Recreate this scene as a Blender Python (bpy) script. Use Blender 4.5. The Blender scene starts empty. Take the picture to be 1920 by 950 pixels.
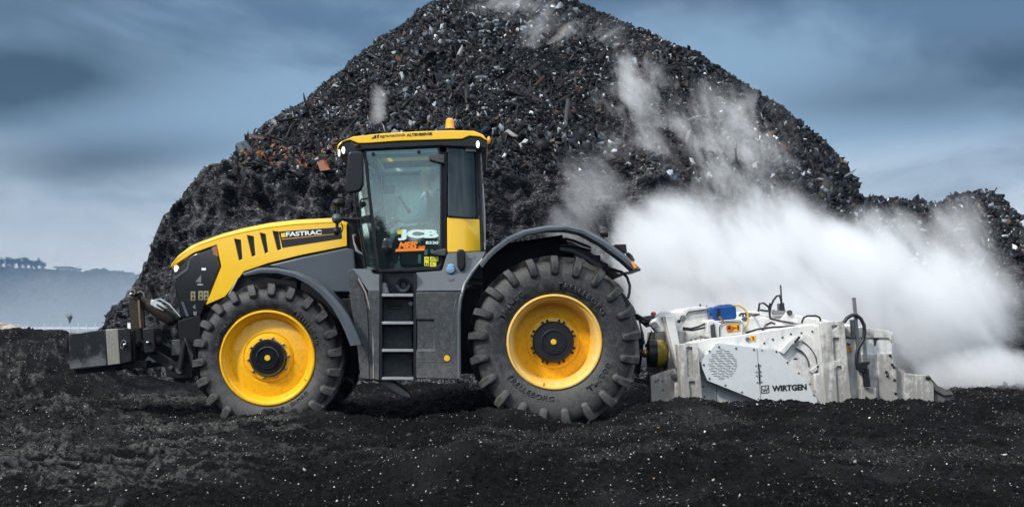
import bpy, bmesh, math, random
import numpy as np
from mathutils import Vector, Matrix, Euler
R = math.radians
random.seed(7); rng = np.random.default_rng(11)
scene = bpy.context.scene
col = scene.collection

# ------------------------------------------------------------------ camera
F = 2184.0; D = 14.0; VX, VY = 910.0, 620.0; CZ = 1.1
cam_d = bpy.data.cameras.new("camera"); cam = bpy.data.objects.new("camera", cam_d); col.objects.link(cam)
cam.location = (0, -D, CZ); cam.rotation_euler = (R(90), 0, 0)
cam_d.sensor_width = 36; cam_d.lens = 36 * F / 1920
cam_d.shift_x = (960 - VX) / 1920; cam_d.shift_y = (VY - 475) / 1920
cam_d.clip_start = 0.1; cam_d.clip_end = 12000
scene.camera = cam

# ------------------------------------------------------------------ render / exposure
scene.view_settings.view_transform = 'Standard'
scene.view_settings.look = 'None'
scene.view_settings.exposure = 0.28
scene.view_settings.gamma = 1.0
scene.view_settings.use_curve_mapping = False
cy = scene.cycles
cy.max_bounces = 10; cy.volume_bounces = 6; cy.transparent_max_bounces = 12
cy.diffuse_bounces = 3; cy.glossy_bounces = 3; cy.transmission_bounces = 6
cy.volume_step_rate = 1.0; cy.volume_max_steps = 256
cy.caustics_reflective = False; cy.caustics_refractive = False
cy.use_denoising = True; cy.use_adaptive_sampling = True; cy.adaptive_threshold = 0.01

# ------------------------------------------------------------------ world: overcast storm sky over a Nishita sky
SUN_EL, SUN_AZ = R(48), R(-150)      # sun up and behind the camera, to the left
w = bpy.data.worlds.new("World"); scene.world = w; w.use_nodes = True
nt = w.node_tree; nt.nodes.clear()
def N(nt, typ, **kw):
    n = nt.nodes.new(typ)
    for k, v in kw.items():
        if k.startswith('i_'):
            n.inputs[k[2:].replace('_', ' ')].default_value = v
        else: setattr(n, k, v)
    return n
def L(nt, a, b): nt.links.new(a, b)
def math_n(nt, op, a, b=None, clamp=False):
    n = nt.nodes.new('ShaderNodeMath'); n.operation = op; n.use_clamp = clamp
    for i, x in enumerate((a, b)):
        if x is None: continue
        if isinstance(x, (int, float)): n.inputs[i].default_value = x
        else: nt.links.new(x, n.inputs[i])
    return n.outputs[0]
def ramp(nt, fac, stops, interp='LINEAR'):
    n = nt.nodes.new('ShaderNodeValToRGB'); cr = n.color_ramp; cr.interpolation = interp
    while len(cr.elements) > 1: cr.elements.remove(cr.elements[-1])
    for i, (p, c) in enumerate(stops):
        e = cr.elements[0] if i == 0 else cr.elements.new(p)
        e.position = p
        e.color = (*c, 1) if not isinstance(c, (int, float)) else (c, c, c, 1)
    nt.links.new(fac, n.inputs[0]); return n.outputs[0]
def mixc(nt, fac, a, b, blend='MIX'):
    n = nt.nodes.new('ShaderNodeMix'); n.data_type = 'RGBA'; n.blend_type = blend
    if isinstance(fac, (int, float)): n.inputs[0].default_value = fac
    else: nt.links.new(fac, n.inputs[0])
    for i, x in ((6, a), (7, b)):
        if isinstance(x, tuple): n.inputs[i].default_value = (*x, 1) if len(x) == 3 else x
        else: nt.links.new(x, n.inputs[i])
    return n.outputs[2]
tc = N(nt, 'ShaderNodeTexCoord'); sep = N(nt, 'ShaderNodeSeparateXYZ'); L(nt, tc.outputs['Generated'], sep.inputs[0])
sky = N(nt, 'ShaderNodeTexSky', sky_type='NISHITA', sun_disc=False, sun_elevation=SUN_EL, sun_rotation=SUN_AZ + R(0))
skym = mixc(nt, 1.0, sky.outputs[0], (0.1, 0.1, 0.1), 'MULTIPLY')
mp = N(nt, 'ShaderNodeMapping'); mp.inputs['Scale'].default_value = (1.0, 1.0, 2.3); mp.inputs['Rotation'].default_value = (0, R(-8), 0)
mp.inputs['Location'].default_value = (0.31, 0.0, 0.12)
L(nt, tc.outputs['Generated'], mp.inputs[0])
n1 = N(nt, 'ShaderNodeTexNoise'); n1.inputs['Scale'].default_value = 3.4; n1.inputs['Detail'].default_value = 7; n1.inputs['Roughness'].default_value = 0.56; n1.inputs['Distortion'].default_value = 0.35
L(nt, mp.outputs[0], n1.inputs[0])
# elevation with wobble
el = math_n(nt, 'ADD', sep.outputs[2], math_n(nt, 'MULTIPLY', math_n(nt, 'SUBTRACT', n1.outputs[0], 0.5), 0.10))
base = ramp(nt, el, [(0.0, (1.7, 1.7, 1.7)), (0.05, (1.45, 1.5, 1.55)), (0.105, (.62, .74, .88)), (0.17, (.20, .32, .47)), (0.26, (.16, .27, .41)), (0.36, (.26, .36, .46)), (0.55, (.72, .80, .88)), (1.0, (1.1, 1.16, 1.22))])
cl = ramp(nt, n1.outputs[0], [(0.38, 0.0), (0.62, 1.0)], 'EASE')
dark = mixc(nt, cl, (0.50, 0.54, 0.60), (1.62, 1.50, 1.38))
# break-up only matters where the sky is thick; horizon stays pale
msk = ramp(nt, sep.outputs[2], [(0.04, 0.15), (0.11, 1.0), (0.4, 0.8), (0.6, 0.3)])
cloud = mixc(nt, 1.0, base, mixc(nt, msk, (1, 1, 1), dark), 'MULTIPLY')
# heavy grey banks of cloud low over the site
yy_ = math_n(nt, 'MAXIMUM', math_n(nt, 'ABSOLUTE', sep.outputs[1]), 0.05)
sx_ = math_n(nt, 'DIVIDE', sep.outputs[0], yy_); sz_ = math_n(nt, 'DIVIDE', sep.outputs[2], yy_)
wob = math_n(nt, 'MULTIPLY', math_n(nt, 'SUBTRACT', n1.outputs[0], 0.5), 1.5)
tot = None
for (cu_, cv_, ru_, rv_, am) in ((30, 150, 300, 90, 1.2), (200, 300, 230, 48, .95), (0, 10, 260, 45, .5), (1720, 185, 300, 50, .75), (1900, 110, 260, 40, .6), (1330, 0, 200, 35, .3)):
    dx_ = math_n(nt, 'DIVIDE', math_n(nt, 'SUBTRACT', sx_, (cu_ - VX) / F), ru_ / F); dz_ = math_n(nt, 'DIVIDE', math_n(nt, 'SUBTRACT', sz_, (VY - cv_) / F), rv_ / F)
    dz_ = math_n(nt, 'ADD', dz_, math_n(nt, 'MULTIPLY', dx_, -.25))
    rr_ = math_n(nt, 'ADD', math_n(nt, 'ADD', math_n(nt, 'MULTIPLY', dx_, dx_), math_n(nt, 'MULTIPLY', dz_, dz_)), wob)
    g_ = math_n(nt, 'MULTIPLY', math_n(nt, 'EXPONENT', math_n(nt, 'MULTIPLY', rr_, -1.0)), am)
    tot = g_ if tot is None else math_n(nt, 'ADD', tot, g_)
cloud = mixc(nt, math_n(nt, 'MINIMUM', tot, 0.93), cloud, (.014, .032, .060))
# thinner, brighter cloud on the side of the sun (behind the camera)
back = ramp(nt, math_n(nt, 'MULTIPLY', sep.outputs[1], -1.0), [(0.0, 1.0), (1.0, 2.3)])
backm = N(nt, 'ShaderNodeVectorMath', operation='MULTIPLY'); L(nt, cloud, backm.inputs[0]); L(nt, back, backm.inputs[1])
out = mixc(nt, 0.88, skym, backm.outputs[0])
low = ramp(nt, sep.outputs[2], [(-0.0, 0.0), (0.004, 1.0)])
ground_c = mixc(nt, low, (0.02, 0.022, 0.025), out)
bg = N(nt, 'ShaderNodeBackground'); bg.inputs['Strength'].default_value = 1.0
wo = N(nt, 'ShaderNodeOutputWorld'); L(nt, ground_c, bg.inputs[0]); L(nt, bg.outputs[0], wo.inputs[0])
# note: the Nishita part enters at strength 0.1, the cloud deck covers most of it

sd = bpy.data.lights.new("sun", 'SUN'); sd.energy = 3.2; sd.angle = R(6); sd.color = (1.0, 0.96, 0.90)
so = bpy.data.objects.new("sun", sd); col.objects.link(so)
dirv = Vector((-0.62, -0.50, 0.72)).normalized()      # towards the sun
so.rotation_euler = dirv.to_track_quat('Z', 'Y').to_euler(); so.location = (-20, -20, 40)
sky.sun_elevation = math.asin(dirv.z); sky.sun_rotation = math.atan2(dirv.x, dirv.y)

# ------------------------------------------------------------------ helpers
def W(px, py, Y):
    s = (D + Y) / F
    return Vector(((px - VX) * s, Y, CZ + (VY - py) * s))
def hash2(ix, iy, s):
    n = (ix.astype(np.int64) * 374761393 + iy.astype(np.int64) * 668265263 + s * 974711) & 0xFFFFFFFF
    n = ((n ^ (n >> 13)) * 1274126177) & 0xFFFFFFFF
    n = (n ^ (n >> 16)) & 0xFFFFFFFF
    return n / 4294967295.0
def vnoise(x, y, s=0):
    ix = np.floor(x); iy = np.floor(y); fx = x - ix; fy = y - iy
    fx = fx * fx * fx * (fx * (fx * 6 - 15) + 10); fy = fy * fy * fy * (fy * (fy * 6 - 15) + 10)
    a = hash2(ix, iy, s); b = hash2(ix + 1, iy, s); c = hash2(ix, iy + 1, s); d = hash2(ix + 1, iy + 1, s)
    return (a + (b - a) * fx) * (1 - fy) + (c + (d - c) * fx) * fy - 0.5
def fbm(x, y, oct=5, s=0, gain=0.5, lac=2.03):
    t = np.zeros_like(x, dtype=float); a = 1.0
    for o in range(oct):
        c, sn = math.cos(o * 1.1), math.sin(o * 1.1)
        t += a * vnoise(x * c - y * sn + o * 17.3, x * sn + y * c + o * 9.1, s + o); x = x * lac; y = y * lac; a *= gain
    return t
def afbm(x, y, oct=3, s=0, gain=0.5):
    t = np.zeros_like(x, dtype=float); a = 1.0
    for o in range(oct):
        t += a * vnoise(x + o * 31.7, y + o * 11.3, s + o); x = x * 1.9; y = y * 1.9; a *= gain
    return t
def ss(e0, e1, x):
    t = np.clip((x - e0) / (e1 - e0), 0, 1); return t * t * (3 - 2 * t)

ORG = {}
def tag(o, label=None, cat=None, group=None, kind=None):
    if label: o['label'] = label
    if cat: o['category'] = cat
    if group: o['group'] = group
    if kind: o['kind'] = kind
    return o
def thing(name, label, cat, loc=(0, 0, 0), group=None, parent=None):
    o = bpy.data.objects.new(name, None); col.objects.link(o); o.empty_display_size = 0.2
    if parent is not None:
        o.parent = parent; o.location = Vector(loc) - ORG[parent.name]
    else: o.location = loc
    ORG[o.name] = Vector(loc)
    return tag(o, label, cat, group)

class MB:
    def __init__(s): s.v = []; s.f = []
    def add(s, vs, fs):
        n = len(s.v); s.v += [Vector(v) for v in vs]; s.f += [[i + n for i in f] for f in fs]; return s
    def loft(s, loops, close=True, cap=True):
        n = len(loops[0]); vs = [p for l in loops for p in l]; fs = []
        for i in range(len(loops) - 1):
            for j in range(n if close else n - 1):
                k = (j + 1) % n
                fs.append([i * n + j, i * n + k, (i + 1) * n + k, (i + 1) * n + j])
        if cap: fs.append(list(range(n))[::-1]); fs.append([(len(loops) - 1) * n + j for j in range(n)])
        return s.add(vs, fs)
    def prism(s, pts, Y0, Y1=None, Yref=None):
        if Y1 is None: Y1 = Y0
        Yref = Y0 if Yref is None else Yref
        a, b = [], []
        for p in pts:
            if len(p) == 3: q = W(p[0], p[1], p[2]); a.append(q)
            else:
                q = W(p[0], p[1], Yref); a.append(Vector((q.x, Y0, q.z)))
            b.append(Vector((q.x, Y1, q.z)))
        return s.loft([a, b])
    def box(s, x0, x1, y0, y1, z0, z1):
        vs = [(x, y, z) for x in (x0, x1) for y in (y0, y1) for z in (z0, z1)]
        return s.add(vs, [[0, 1, 3, 2], [4, 6, 7, 5], [0, 4, 5, 1], [2, 3, 7, 6], [0, 2, 6, 4], [1, 5, 7, 3]])
    def pbox(s, x0, x1, y0, y1, Y0, Y1):
        return s.prism([(x0, y0), (x1, y0), (x1, y1), (x0, y1)], Y0, Y1)
    def tube(s, pts, r, n=8, cap=True):
        pts = [Vector(p) for p in pts]; rs = r if isinstance(r, (list, tuple)) else [r] * len(pts)
        loops = []; up = None
        for i, p in enumerate(pts):
            t = (pts[min(i + 1, len(pts) - 1)] - pts[max(i - 1, 0)]).normalized()
            if up is None: up = t.orthogonal().normalized()
            up = (up - t * up.dot(t)).normalized(); bi = t.cross(up)
            loops.append([p + (up * math.cos(2 * math.pi * k / n) + bi * math.sin(2 * math.pi * k / n)) * rs[i] for k in range(n)])
        return s.loft(loops, True, cap)
    def lathe(s, c, prof, n=48, axis='Y', closed=False):
        c = Vector(c); loops = []
        for k in range(n):
            a = 2 * math.pi * k / n; ca, sa = math.cos(a), math.sin(a)
            if axis == 'Y': loops.append([c + Vector((r * ca, y, r * sa)) for r, y in prof])
            elif axis == 'Z': loops.append([c + Vector((r * ca, r * sa, y)) for r, y in prof])
            else: loops.append([c + Vector((y, r * ca, r * sa)) for r, y in prof])
        m = len(prof); vs = [p for l in loops for p in l]; fs = []
        for k in range(n):
            k2 = (k + 1) % n
            for j in range(m if closed else m - 1):
                j2 = (j + 1) % m
                fs.append([k * m + j, k2 * m + j, k2 * m + j2, k * m + j2])
        return s.add(vs, fs)
    def disc(s, c, r, Y0, Y1, n=24, axis='Y'):
        return s.lathe(c, [(0.0001, Y0), (r, Y0), (r, Y1), (0.0001, Y1)], n, axis)
    def ell(s, c, rx, ry, rz, n=16, m=10):
        c = Vector(c); vs = []; fs = []
        for i in range(m + 1):
            ph = math.pi * i / m
            for j in range(n):
                th = 2 * math.pi * j / n
                vs.append(c + Vector((rx * math.sin(ph) * math.cos(th), ry * math.sin(ph) * math.sin(th), rz * math.cos(ph))))
        for i in range(m):
            for j in range(n):
                k = (j + 1) % n; fs.append([i * n + j, i * n + k, (i + 1) * n + k, (i + 1) * n + j])
        return s.add(vs, fs)

def mesh_of(name, mb, org=Vector((0, 0, 0)), angle=35):
    me = bpy.data.meshes.new(name)
    me.from_pydata([tuple(v - org) for v in mb.v], [], mb.f)
    bm = bmesh.new(); bm.from_mesh(me)
    bmesh.ops.remove_doubles(bm, verts=bm.verts, dist=1e-5)
    bmesh.ops.recalc_face_normals(bm, faces=bm.faces); bm.to_mesh(me); bm.free()
    me.shade_smooth(); me.set_sharp_from_angle(angle=R(angle)); me.update()
    return me
def obj(name, mb, mat, parent=None, bevel=0, seg=2, label=None, angle=35, local=False):
    org = Vector((0, 0, 0)) if (parent is None or local) else ORG[parent.name]
    me = mesh_of(name, mb, org, angle); me.materials.append(mat)
    o = bpy.data.objects.new(name, me); col.objects.link(o)
    if parent is not None: o.parent = parent; ORG[o.name] = ORG[parent.name]
    if bevel:
        b = o.modifiers.new("bevel", 'BEVEL'); b.width = bevel; b.segments = seg; b.limit_method = 'ANGLE'; b.angle_limit = R(32)
        b.use_clamp_overlap = True
    if label: o['label'] = label
    return o
def cut(o, mb, parent_org):
    me = mesh_of("cutter", mb); c = bpy.data.objects.new("cutter", me); col.objects.link(c)
    m = o.modifiers.new("cut", 'BOOLEAN'); m.operation = 'DIFFERENCE'; m.object = c; m.solver = 'EXACT'
    if len(o.modifiers) > 1: o.modifiers.move(len(o.modifiers) - 1, 0)
    bevs = [x for x in o.modifiers if x.type == 'BEVEL']
    for b in bevs: b.show_viewport = False
    bpy.context.view_layer.update()
    dg = bpy.context.evaluated_depsgraph_get()
    nm = bpy.data.meshes.new_from_object(o.evaluated_get(dg))
    o.modifiers.remove(m); o.data = nm
    for b in bevs: b.show_viewport = True
    nm.shade_smooth(); nm.set_sharp_from_angle(angle=R(35))
    bpy.data.objects.remove(c); bpy.data.meshes.remove(me)

def text(s, x, y, h, wd, Y, mat, parent, name='lettering', rot=0.0, shear=0.0, bold=0.0, thick=0.003):
    """letters whose lower-left corner shows at pixel (x,y); cap height h px, width wd px at depth Y"""
    cu = bpy.data.curves.new("txt", 'FONT'); cu.body = s; cu.size = 1; cu.offset = bold; cu.shear = shear
    cu.extrude = 0.0; cu.resolution_u = 3
    to = bpy.data.objects.new("txt", cu); col.objects.link(to)
    bpy.context.view_layer.update()
    me = bpy.data.meshes.new_from_object(to.evaluated_get(bpy.context.evaluated_depsgraph_get()))
    bpy.data.objects.remove(to); bpy.data.curves.remove(cu)
    co = np.array([v.co[:] for v in me.vertices])
    x0, x1 = co[:, 0].min(), co[:, 0].max(); y0 = co[:, 1].min(); y1 = co[:, 1].max()
    sc = (D + Y) / F; sx = wd * sc / (x1 - x0); sz = h * sc / (y1 - y0)
    base = W(x, y, Y); cr, sr = math.cos(rot), math.sin(rot)
    org = ORG[parent.name]
    lx = (co[:, 0] - x0) * sx; lz = (co[:, 1] - y0) * sz
    n = len(co)
    fr = [(base.x + a * cr - b * sr - org.x, Y - thick - org.y, base.z + a * sr + b * cr - org.z) for a, b in zip(lx, lz)]
    bk = [(p[0], Y - org.y, p[2]) for p in fr]
    fs = [list(p.vertices) for p in me.polygons]
    bm = bmesh.new(); bm.from_mesh(me); bnd = [[e.verts[0].index, e.verts[1].index] for e in bm.edges if len(e.link_faces) == 1]; bm.free()
    fs2 = fs + [[a, b, b + n, a + n] for a, b in bnd]
    m2 = bpy.data.meshes.new(name); m2.from_pydata(fr + bk, [], fs2); m2.materials.append(mat); m2.update()
    bm = bmesh.new(); bm.from_mesh(m2); bmesh.ops.recalc_face_normals(bm, faces=bm.faces); bm.to_mesh(m2); bm.free()
    bpy.data.meshes.remove(me)
    o = bpy.data.objects.new(name, m2); col.objects.link(o); o.parent = parent; ORG[o.name] = org
    return o

# ------------------------------------------------------------------ materials
def mat(name, c, rough=0.5, metal=0.0, coat=0.0, dirt=None, damt=0.5, dscale=6.0, lowz=None, bump=0.0, bscale=60.0, var=0.12, spec=0.5, speck=0.0, streak=0.0):
    m = bpy.data.materials.new(name); m.use_nodes = True; nt = m.node_tree; p = nt.nodes['Principled BSDF']
    tc = N(nt, 'ShaderNodeTexCoord'); geo = N(nt, 'ShaderNodeNewGeometry')
    pos = tc.outputs['Object']
    nz = N(nt, 'ShaderNodeTexNoise'); nz.inputs['Scale'].default_value = dscale; nz.inputs['Detail'].default_value = 7; nz.inputs['Roughness'].default_value = 0.65
    L(nt, pos, nz.inputs[0])
    c1 = tuple(x * (1 - var) for x in c); c2 = tuple(min(1, x * (1 + var)) for x in c)
    cc = mixc(nt, nz.outputs[0], c1, c2)
    rr = math_n(nt, 'ADD', rough - 0.08, math_n(nt, 'MULTIPLY', nz.outputs[0], 0.16), True)
    if dirt:
        n2 = N(nt, 'ShaderNodeTexNoise'); n2.inputs['Scale'].default_value = dscale * 2.3; n2.inputs['Detail'].default_value = 9; n2.inputs['Roughness'].default_value = 0.72
        L(nt, pos, n2.inputs[0])
        v = n2.outputs[0]
        if streak:
            n3 = N(nt, 'ShaderNodeTexNoise'); mpn = N(nt, 'ShaderNodeMapping'); mpn.inputs['Scale'].default_value = (9, 9, 0.9)
            L(nt, pos, mpn.inputs[0]); L(nt, mpn.outputs[0], n3.inputs[0]); n3.inputs['Scale'].default_value = 2.2; n3.inputs['Detail'].default_value = 6
            v = math_n(nt, 'ADD', v, math_n(nt, 'MULTIPLY', math_n(nt, 'SUBTRACT', n3.outputs[0], 0.5), streak))
        if lowz:
            sp = N(nt, 'ShaderNodeSeparateXYZ'); L(nt, geo.outputs['Position'], sp.inputs[0])
            mr = N(nt, 'ShaderNodeMapRange'); mr.inputs[1].default_value = lowz[0]; mr.inputs[2].default_value = lowz[1]; mr.inputs[3].default_value = 0.34; mr.inputs[4].default_value = 0.0
            L(nt, sp.outputs[2], mr.inputs[0]); v = math_n(nt, 'ADD', v, mr.outputs[0])
        k = ramp(nt, v, [(0.62 - 0.3 * damt, 0.0), (0.86 - 0.22 * damt, 1.0)])
        k = math_n(nt, 'MULTIPLY', k, min(1.0, damt * 1.3))
        cc = mixc(nt, k, cc, dirt); rr = math_n(nt, 'ADD', rr, math_n(nt, 'MULTIPLY', k, 0.35), True)
    if speck:
        vo = N(nt, 'ShaderNodeTexNoise'); vo.inputs['Scale'].default_value = 160; vo.inputs['Detail'].default_value = 2; L(nt, pos, vo.inputs[0])
        kk = ramp(nt, vo.outputs[0], [(0.60, 0.0), (0.70, speck)])
        cc = mixc(nt, kk, cc, (0.34, 0.35, 0.34))
    L(nt, cc, p.inputs['Base Color']); L(nt, rr, p.inputs['Roughness'])
    p.inputs['Metallic'].default_value = metal; p.inputs['Coat Weight'].default_value = coat; p.inputs['Coat Roughness'].default_value = 0.08
    p.inputs['Specular IOR Level'].default_value = spec
    if bump:
        nb = N(nt, 'ShaderNodeTexNoise'); nb.inputs['Scale'].default_value = bscale; nb.inputs['Detail'].default_value = 5; nb.inputs['Roughness'].default_value = 0.6
        L(nt, pos, nb.inputs[0]); b = N(nt, 'ShaderNodeBump'); b.inputs['Strength'].default_value = bump; b.inputs['Distance'].default_value = 0.02
        L(nt, nb.outputs[0], b.inputs['Height']); L(nt, b.outputs[0], p.inputs['Normal'])
    return m
def emis(name, c, s, base=(0.8, 0.8, 0.8)):
    m = bpy.data.materials.new(name); m.use_nodes = True; p = m.node_tree.nodes['Principled BSDF']
    p.inputs['Base Color'].default_value = (*base, 1); p.inputs['Emission Color'].default_value = (*c, 1); p.inputs['Emission Strength'].default_value = s
    return m
DUST = (0.17, 0.15, 0.13)
M = {}
M['yellow'] = mat('yellow paint', (0.86, 0.50, 0.006), 0.30, coat=0.5, dirt=(0.36, 0.25, 0.08), damt=0.22, dscale=4, lowz=(.6, 1.9), var=0.03)
M['rim'] = mat('rim paint', (0.86, 0.44, 0.004), 0.38, coat=0.3, dirt=(0.22, 0.13, 0.05), damt=0.42, dscale=9, var=0.05)
M['rimlip'] = mat('dusty rim paint', (0.80, 0.44, 0.03), 0.5, coat=0.1, dirt=(0.66, 0.50, 0.27), damt=0.75, dscale=6, var=0.08)
M['grey'] = mat('grey plastic', (0.066, 0.078, 0.092), 0.36, dirt=DUST, damt=0.22, dscale=5, lowz=(0.2, 1.3), bump=0.06, bscale=260, var=0.10, speck=0.15)
M['greylow'] = mat('dirty dark grey plastic', (0.036, 0.040, 0.044), 0.45, dirt=(0.16, 0.15, 0.14), damt=0.42, dscale=7, lowz=(0.1, 1.0), bump=0.12, bscale=200, speck=0.45, spec=0.35)
M['black'] = mat('black plastic', (0.012, 0.013, 0.015), 0.38, dirt=(0.09, 0.085, 0.08), damt=0.08, dscale=8, bump=0.05, bscale=200, spec=0.3)
M['chassis'] = mat('black chassis', (0.010, 0.010, 0.011), 0.55, dirt=(0.05, 0.045, 0.04), damt=0.2, dscale=9, bump=0.2, bscale=80, spec=0.15)
M['gloss'] = mat('gloss black', (0.008, 0.009, 0.011), 0.16, coat=0.4, dirt=(0.06, 0.06, 0.06), damt=0.12, dscale=5)
M['rubber'] = mat('tyre rubber', (0.010, 0.010, 0.011), 0.42, dirt=(0.095, 0.09, 0.083), damt=0.52, dscale=6.5, lowz=(-.1, .9), bump=0.35, bscale=120, var=0.3, speck=0.35)
M['hose'] = mat('hose rubber', (0.012, 0.012, 0.014), 0.33, dirt=(0.1, 0.09, 0.08), damt=0.2)
M['white'] = mat('white paint', (0.64, 0.635, 0.61), 0.45, dirt=(0.12, 0.105, 0.09), damt=0.36, dscale=4.2, lowz=(0.25, 0.95), bump=0.06, bscale=90, var=0.05, streak=0.5)
M['whited'] = mat('soiled white paint', (0.56, 0.545, 0.51), 0.55, dirt=(0.10, 0.085, 0.07), damt=0.50, dscale=5, lowz=(0.2, 1.2), bump=0.15, bscale=70, streak=0.8)
M['whitec'] = mat('clean white cover', (0.56, 0.575, 0.58), 0.35, coat=0.1, dirt=(0.30, 0.28, 0.25), damt=0.16, dscale=5, lowz=(0.2, 0.75), var=0.03, streak=0.3)
M['steel'] = mat('worn steel', (0.30, 0.29, 0.28), 0.35, metal=0.8, dirt=(0.10, 0.08, 0.06), damt=0.5, dscale=12)
M['rusty'] = mat('rusty steel', (0.035, 0.026, 0.022), 0.4, metal=0.4, dirt=(0.24, 0.13, 0.07), damt=0.34, dscale=14, bump=0.2)
M['chrome'] = mat('bright steel', (0.6, 0.6, 0.6), 0.2, metal=1.0, dirt=(0.2, 0.16, 0.12), damt=0.3, dscale=14)
M['block'] = mat('scuffed black block', (0.008, 0.009, 0.011), 0.3, dirt=(0.20, 0.21, 0.22), damt=0.34, dscale=4, lowz=(0.60, 0.85), bump=0.1)
M['edge'] = mat('worn block edge', (0.22, 0.215, 0.18), 0.5, dirt=(0.05, 0.05, 0.045), damt=0.5, dscale=14)
M['blue'] = mat('blue plastic', (0.006, 0.055, 0.22), 0.33, dirt=(0.10, 0.13, 0.18), damt=0.2, dscale=8, bump=0.05)
M['capblue'] = mat('pale blue cap', (0.22, 0.38, 0.55), 0.25, metal=0.3)
M['decal'] = mat('black decal', (0.013, 0.012, 0.012), 0.35, var=0.05)
M['ink'] = mat('black ink', (0.012, 0.012, 0.013), 0.4, var=0.05)
M['letter'] = mat('white lettering', (0.80, 0.82, 0.80), 0.4, var=0.03)
M['letterjcb'] = mat('pale lettering', (0.62, 0.78, 0.74), 0.4, var=0.03)
M['orange'] = mat('orange lettering', (0.85, 0.22, 0.015), 0.4, var=0.05)
M['sticker'] = mat('yellow sticker', (0.72, 0.66, 0.05), 0.4, var=0.05)
M['stickerd'] = mat('faded sticker', (0.28, 0.25, 0.12), 0.5, dirt=(0.03, 0.03, 0.03), damt=0.5, dscale=60)
M['ostick'] = mat('orange sticker', (0.80, 0.38, 0.02), 0.4, dirt=(0.1, 0.05, 0.02), damt=0.2, dscale=60)
M['red'] = mat('red plastic', (0.5, 0.05, 0.03), 0.4)
M['reflector'] = mat('orange reflector', (0.9, 0.33, 0.02), 0.25, coat=0.6)
M['amber'] = mat('amber beacon', (0.90, 0.36, 0.01), 0.15, coat=1.0, var=0.1)
M['lamp'] = emis('lit lamp', (1.0, 0.93, 0.80), 1.1)
M['lens'] = mat('lamp lens', (0.25, 0.26, 0.27), 0.12, metal=0.5, coat=1.0)
M['drum'] = mat('yellow drum paint', (0.42, 0.30, 0.03), 0.35, dirt=(0.04, 0.03, 0.02), damt=0.55, dscale=8)
M['brass'] = mat('dirty brass', (0.30, 0.20, 0.11), 0.3, metal=0.7, dirt=(0.05, 0.04, 0.03), damt=0.4, dscale=12)
M['yhose'] = mat('yellow hose', (0.62, 0.42, 0.10), 0.4, dirt=(0.2, 0.15, 0.08), damt=0.3)
M['skin'] = mat('skin', (0.55, 0.33, 0.24), 0.5, var=0.05)
M['hair'] = mat('grey blond hair', (0.34, 0.27, 0.18), 0.55, var=0.3, bump=0.4, bscale=80)
M['shirt'] = mat('blue grey jacket', (0.40, 0.52, 0.62), 0.8, var=0.15, bump=0.15, bscale=30)
M['trouser'] = mat('dark trousers', (0.03, 0.035, 0.045), 0.85)
M['seat'] = mat('black seat', (0.018, 0.018, 0.02), 0.7, bump=0.1)
M['liner'] = mat('cab liner', (0.60, 0.66, 0.66), 0.7)
def glass(name, tint, haze=0.10, rough=0.0, hc=(0.55, 0.66, 0.66), refl=1.5):
    m = bpy.data.materials.new(name); m.use_nodes = True; nt = m.node_tree; nt.nodes.clear()
    tr = N(nt, 'ShaderNodeBsdfTransparent'); tr.inputs[0].default_value = (*tint, 1)
    gl = N(nt, 'ShaderNodeBsdfGlossy'); gl.inputs['Roughness'].default_value = 0.03; gl.inputs[0].default_value = (0.86, 0.97, 0.96, 1)
    df = N(nt, 'ShaderNodeBsdfDiffuse'); df.inputs[0].default_value = (*hc, 1)
    lw = N(nt, 'ShaderNodeFresnel'); lw.inputs[0].default_value = refl
    nz = N(nt, 'ShaderNodeTexNoise'); nz.inputs['Scale'].default_value = 3.0; nz.inputs['Detail'].default_value = 8
    tcn = N(nt, 'ShaderNodeTexCoord'); L(nt, tcn.outputs['Object'], nz.inputs[0])
    hz = math_n(nt, 'MULTIPLY', ramp(nt, nz.outputs[0], [(0.3, 0.5), (0.7, 1.5)]), haze)
    tl = N(nt, 'ShaderNodeBsdfTranslucent'); tl.inputs[0].default_value = (*hc, 1); a_ = N(nt, 'ShaderNodeMixShader'); a_.inputs[0].default_value = 0.5; L(nt, df.outputs[0], a_.inputs[1]); L(nt, tl.outputs[0], a_.inputs[2])
    m1 = N(nt, 'ShaderNodeMixShader'); L(nt, hz, m1.inputs[0]); L(nt, tr.outputs[0], m1.inputs[1]); L(nt, a_.outputs[0], m1.inputs[2])
    m2 = N(nt, 'ShaderNodeMixShader'); L(nt, lw.outputs[0], m2.inputs[0]); L(nt, m1.outputs[0], m2.inputs[1]); L(nt, gl.outputs[0], m2.inputs[2])
    o = N(nt, 'ShaderNodeOutputMaterial'); L(nt, m2.outputs[0], o.inputs[0]); return m
M['glass'] = glass('green tinted glass', (0.84, 0.96, 0.93), 0.02, refl=1.62)
M['glass_far'] = glass('far window glass', (0.80, 0.92, 0.90), 0.85, hc=(0.80, 0.93, 0.92))  # milky pale pane colour stands in for bright light beyond the cab
M['glass_dark'] = glass('smoked glass', (0.16, 0.18, 0.20), 0.10, hc=(0.30, 0.34, 0.38))

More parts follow.
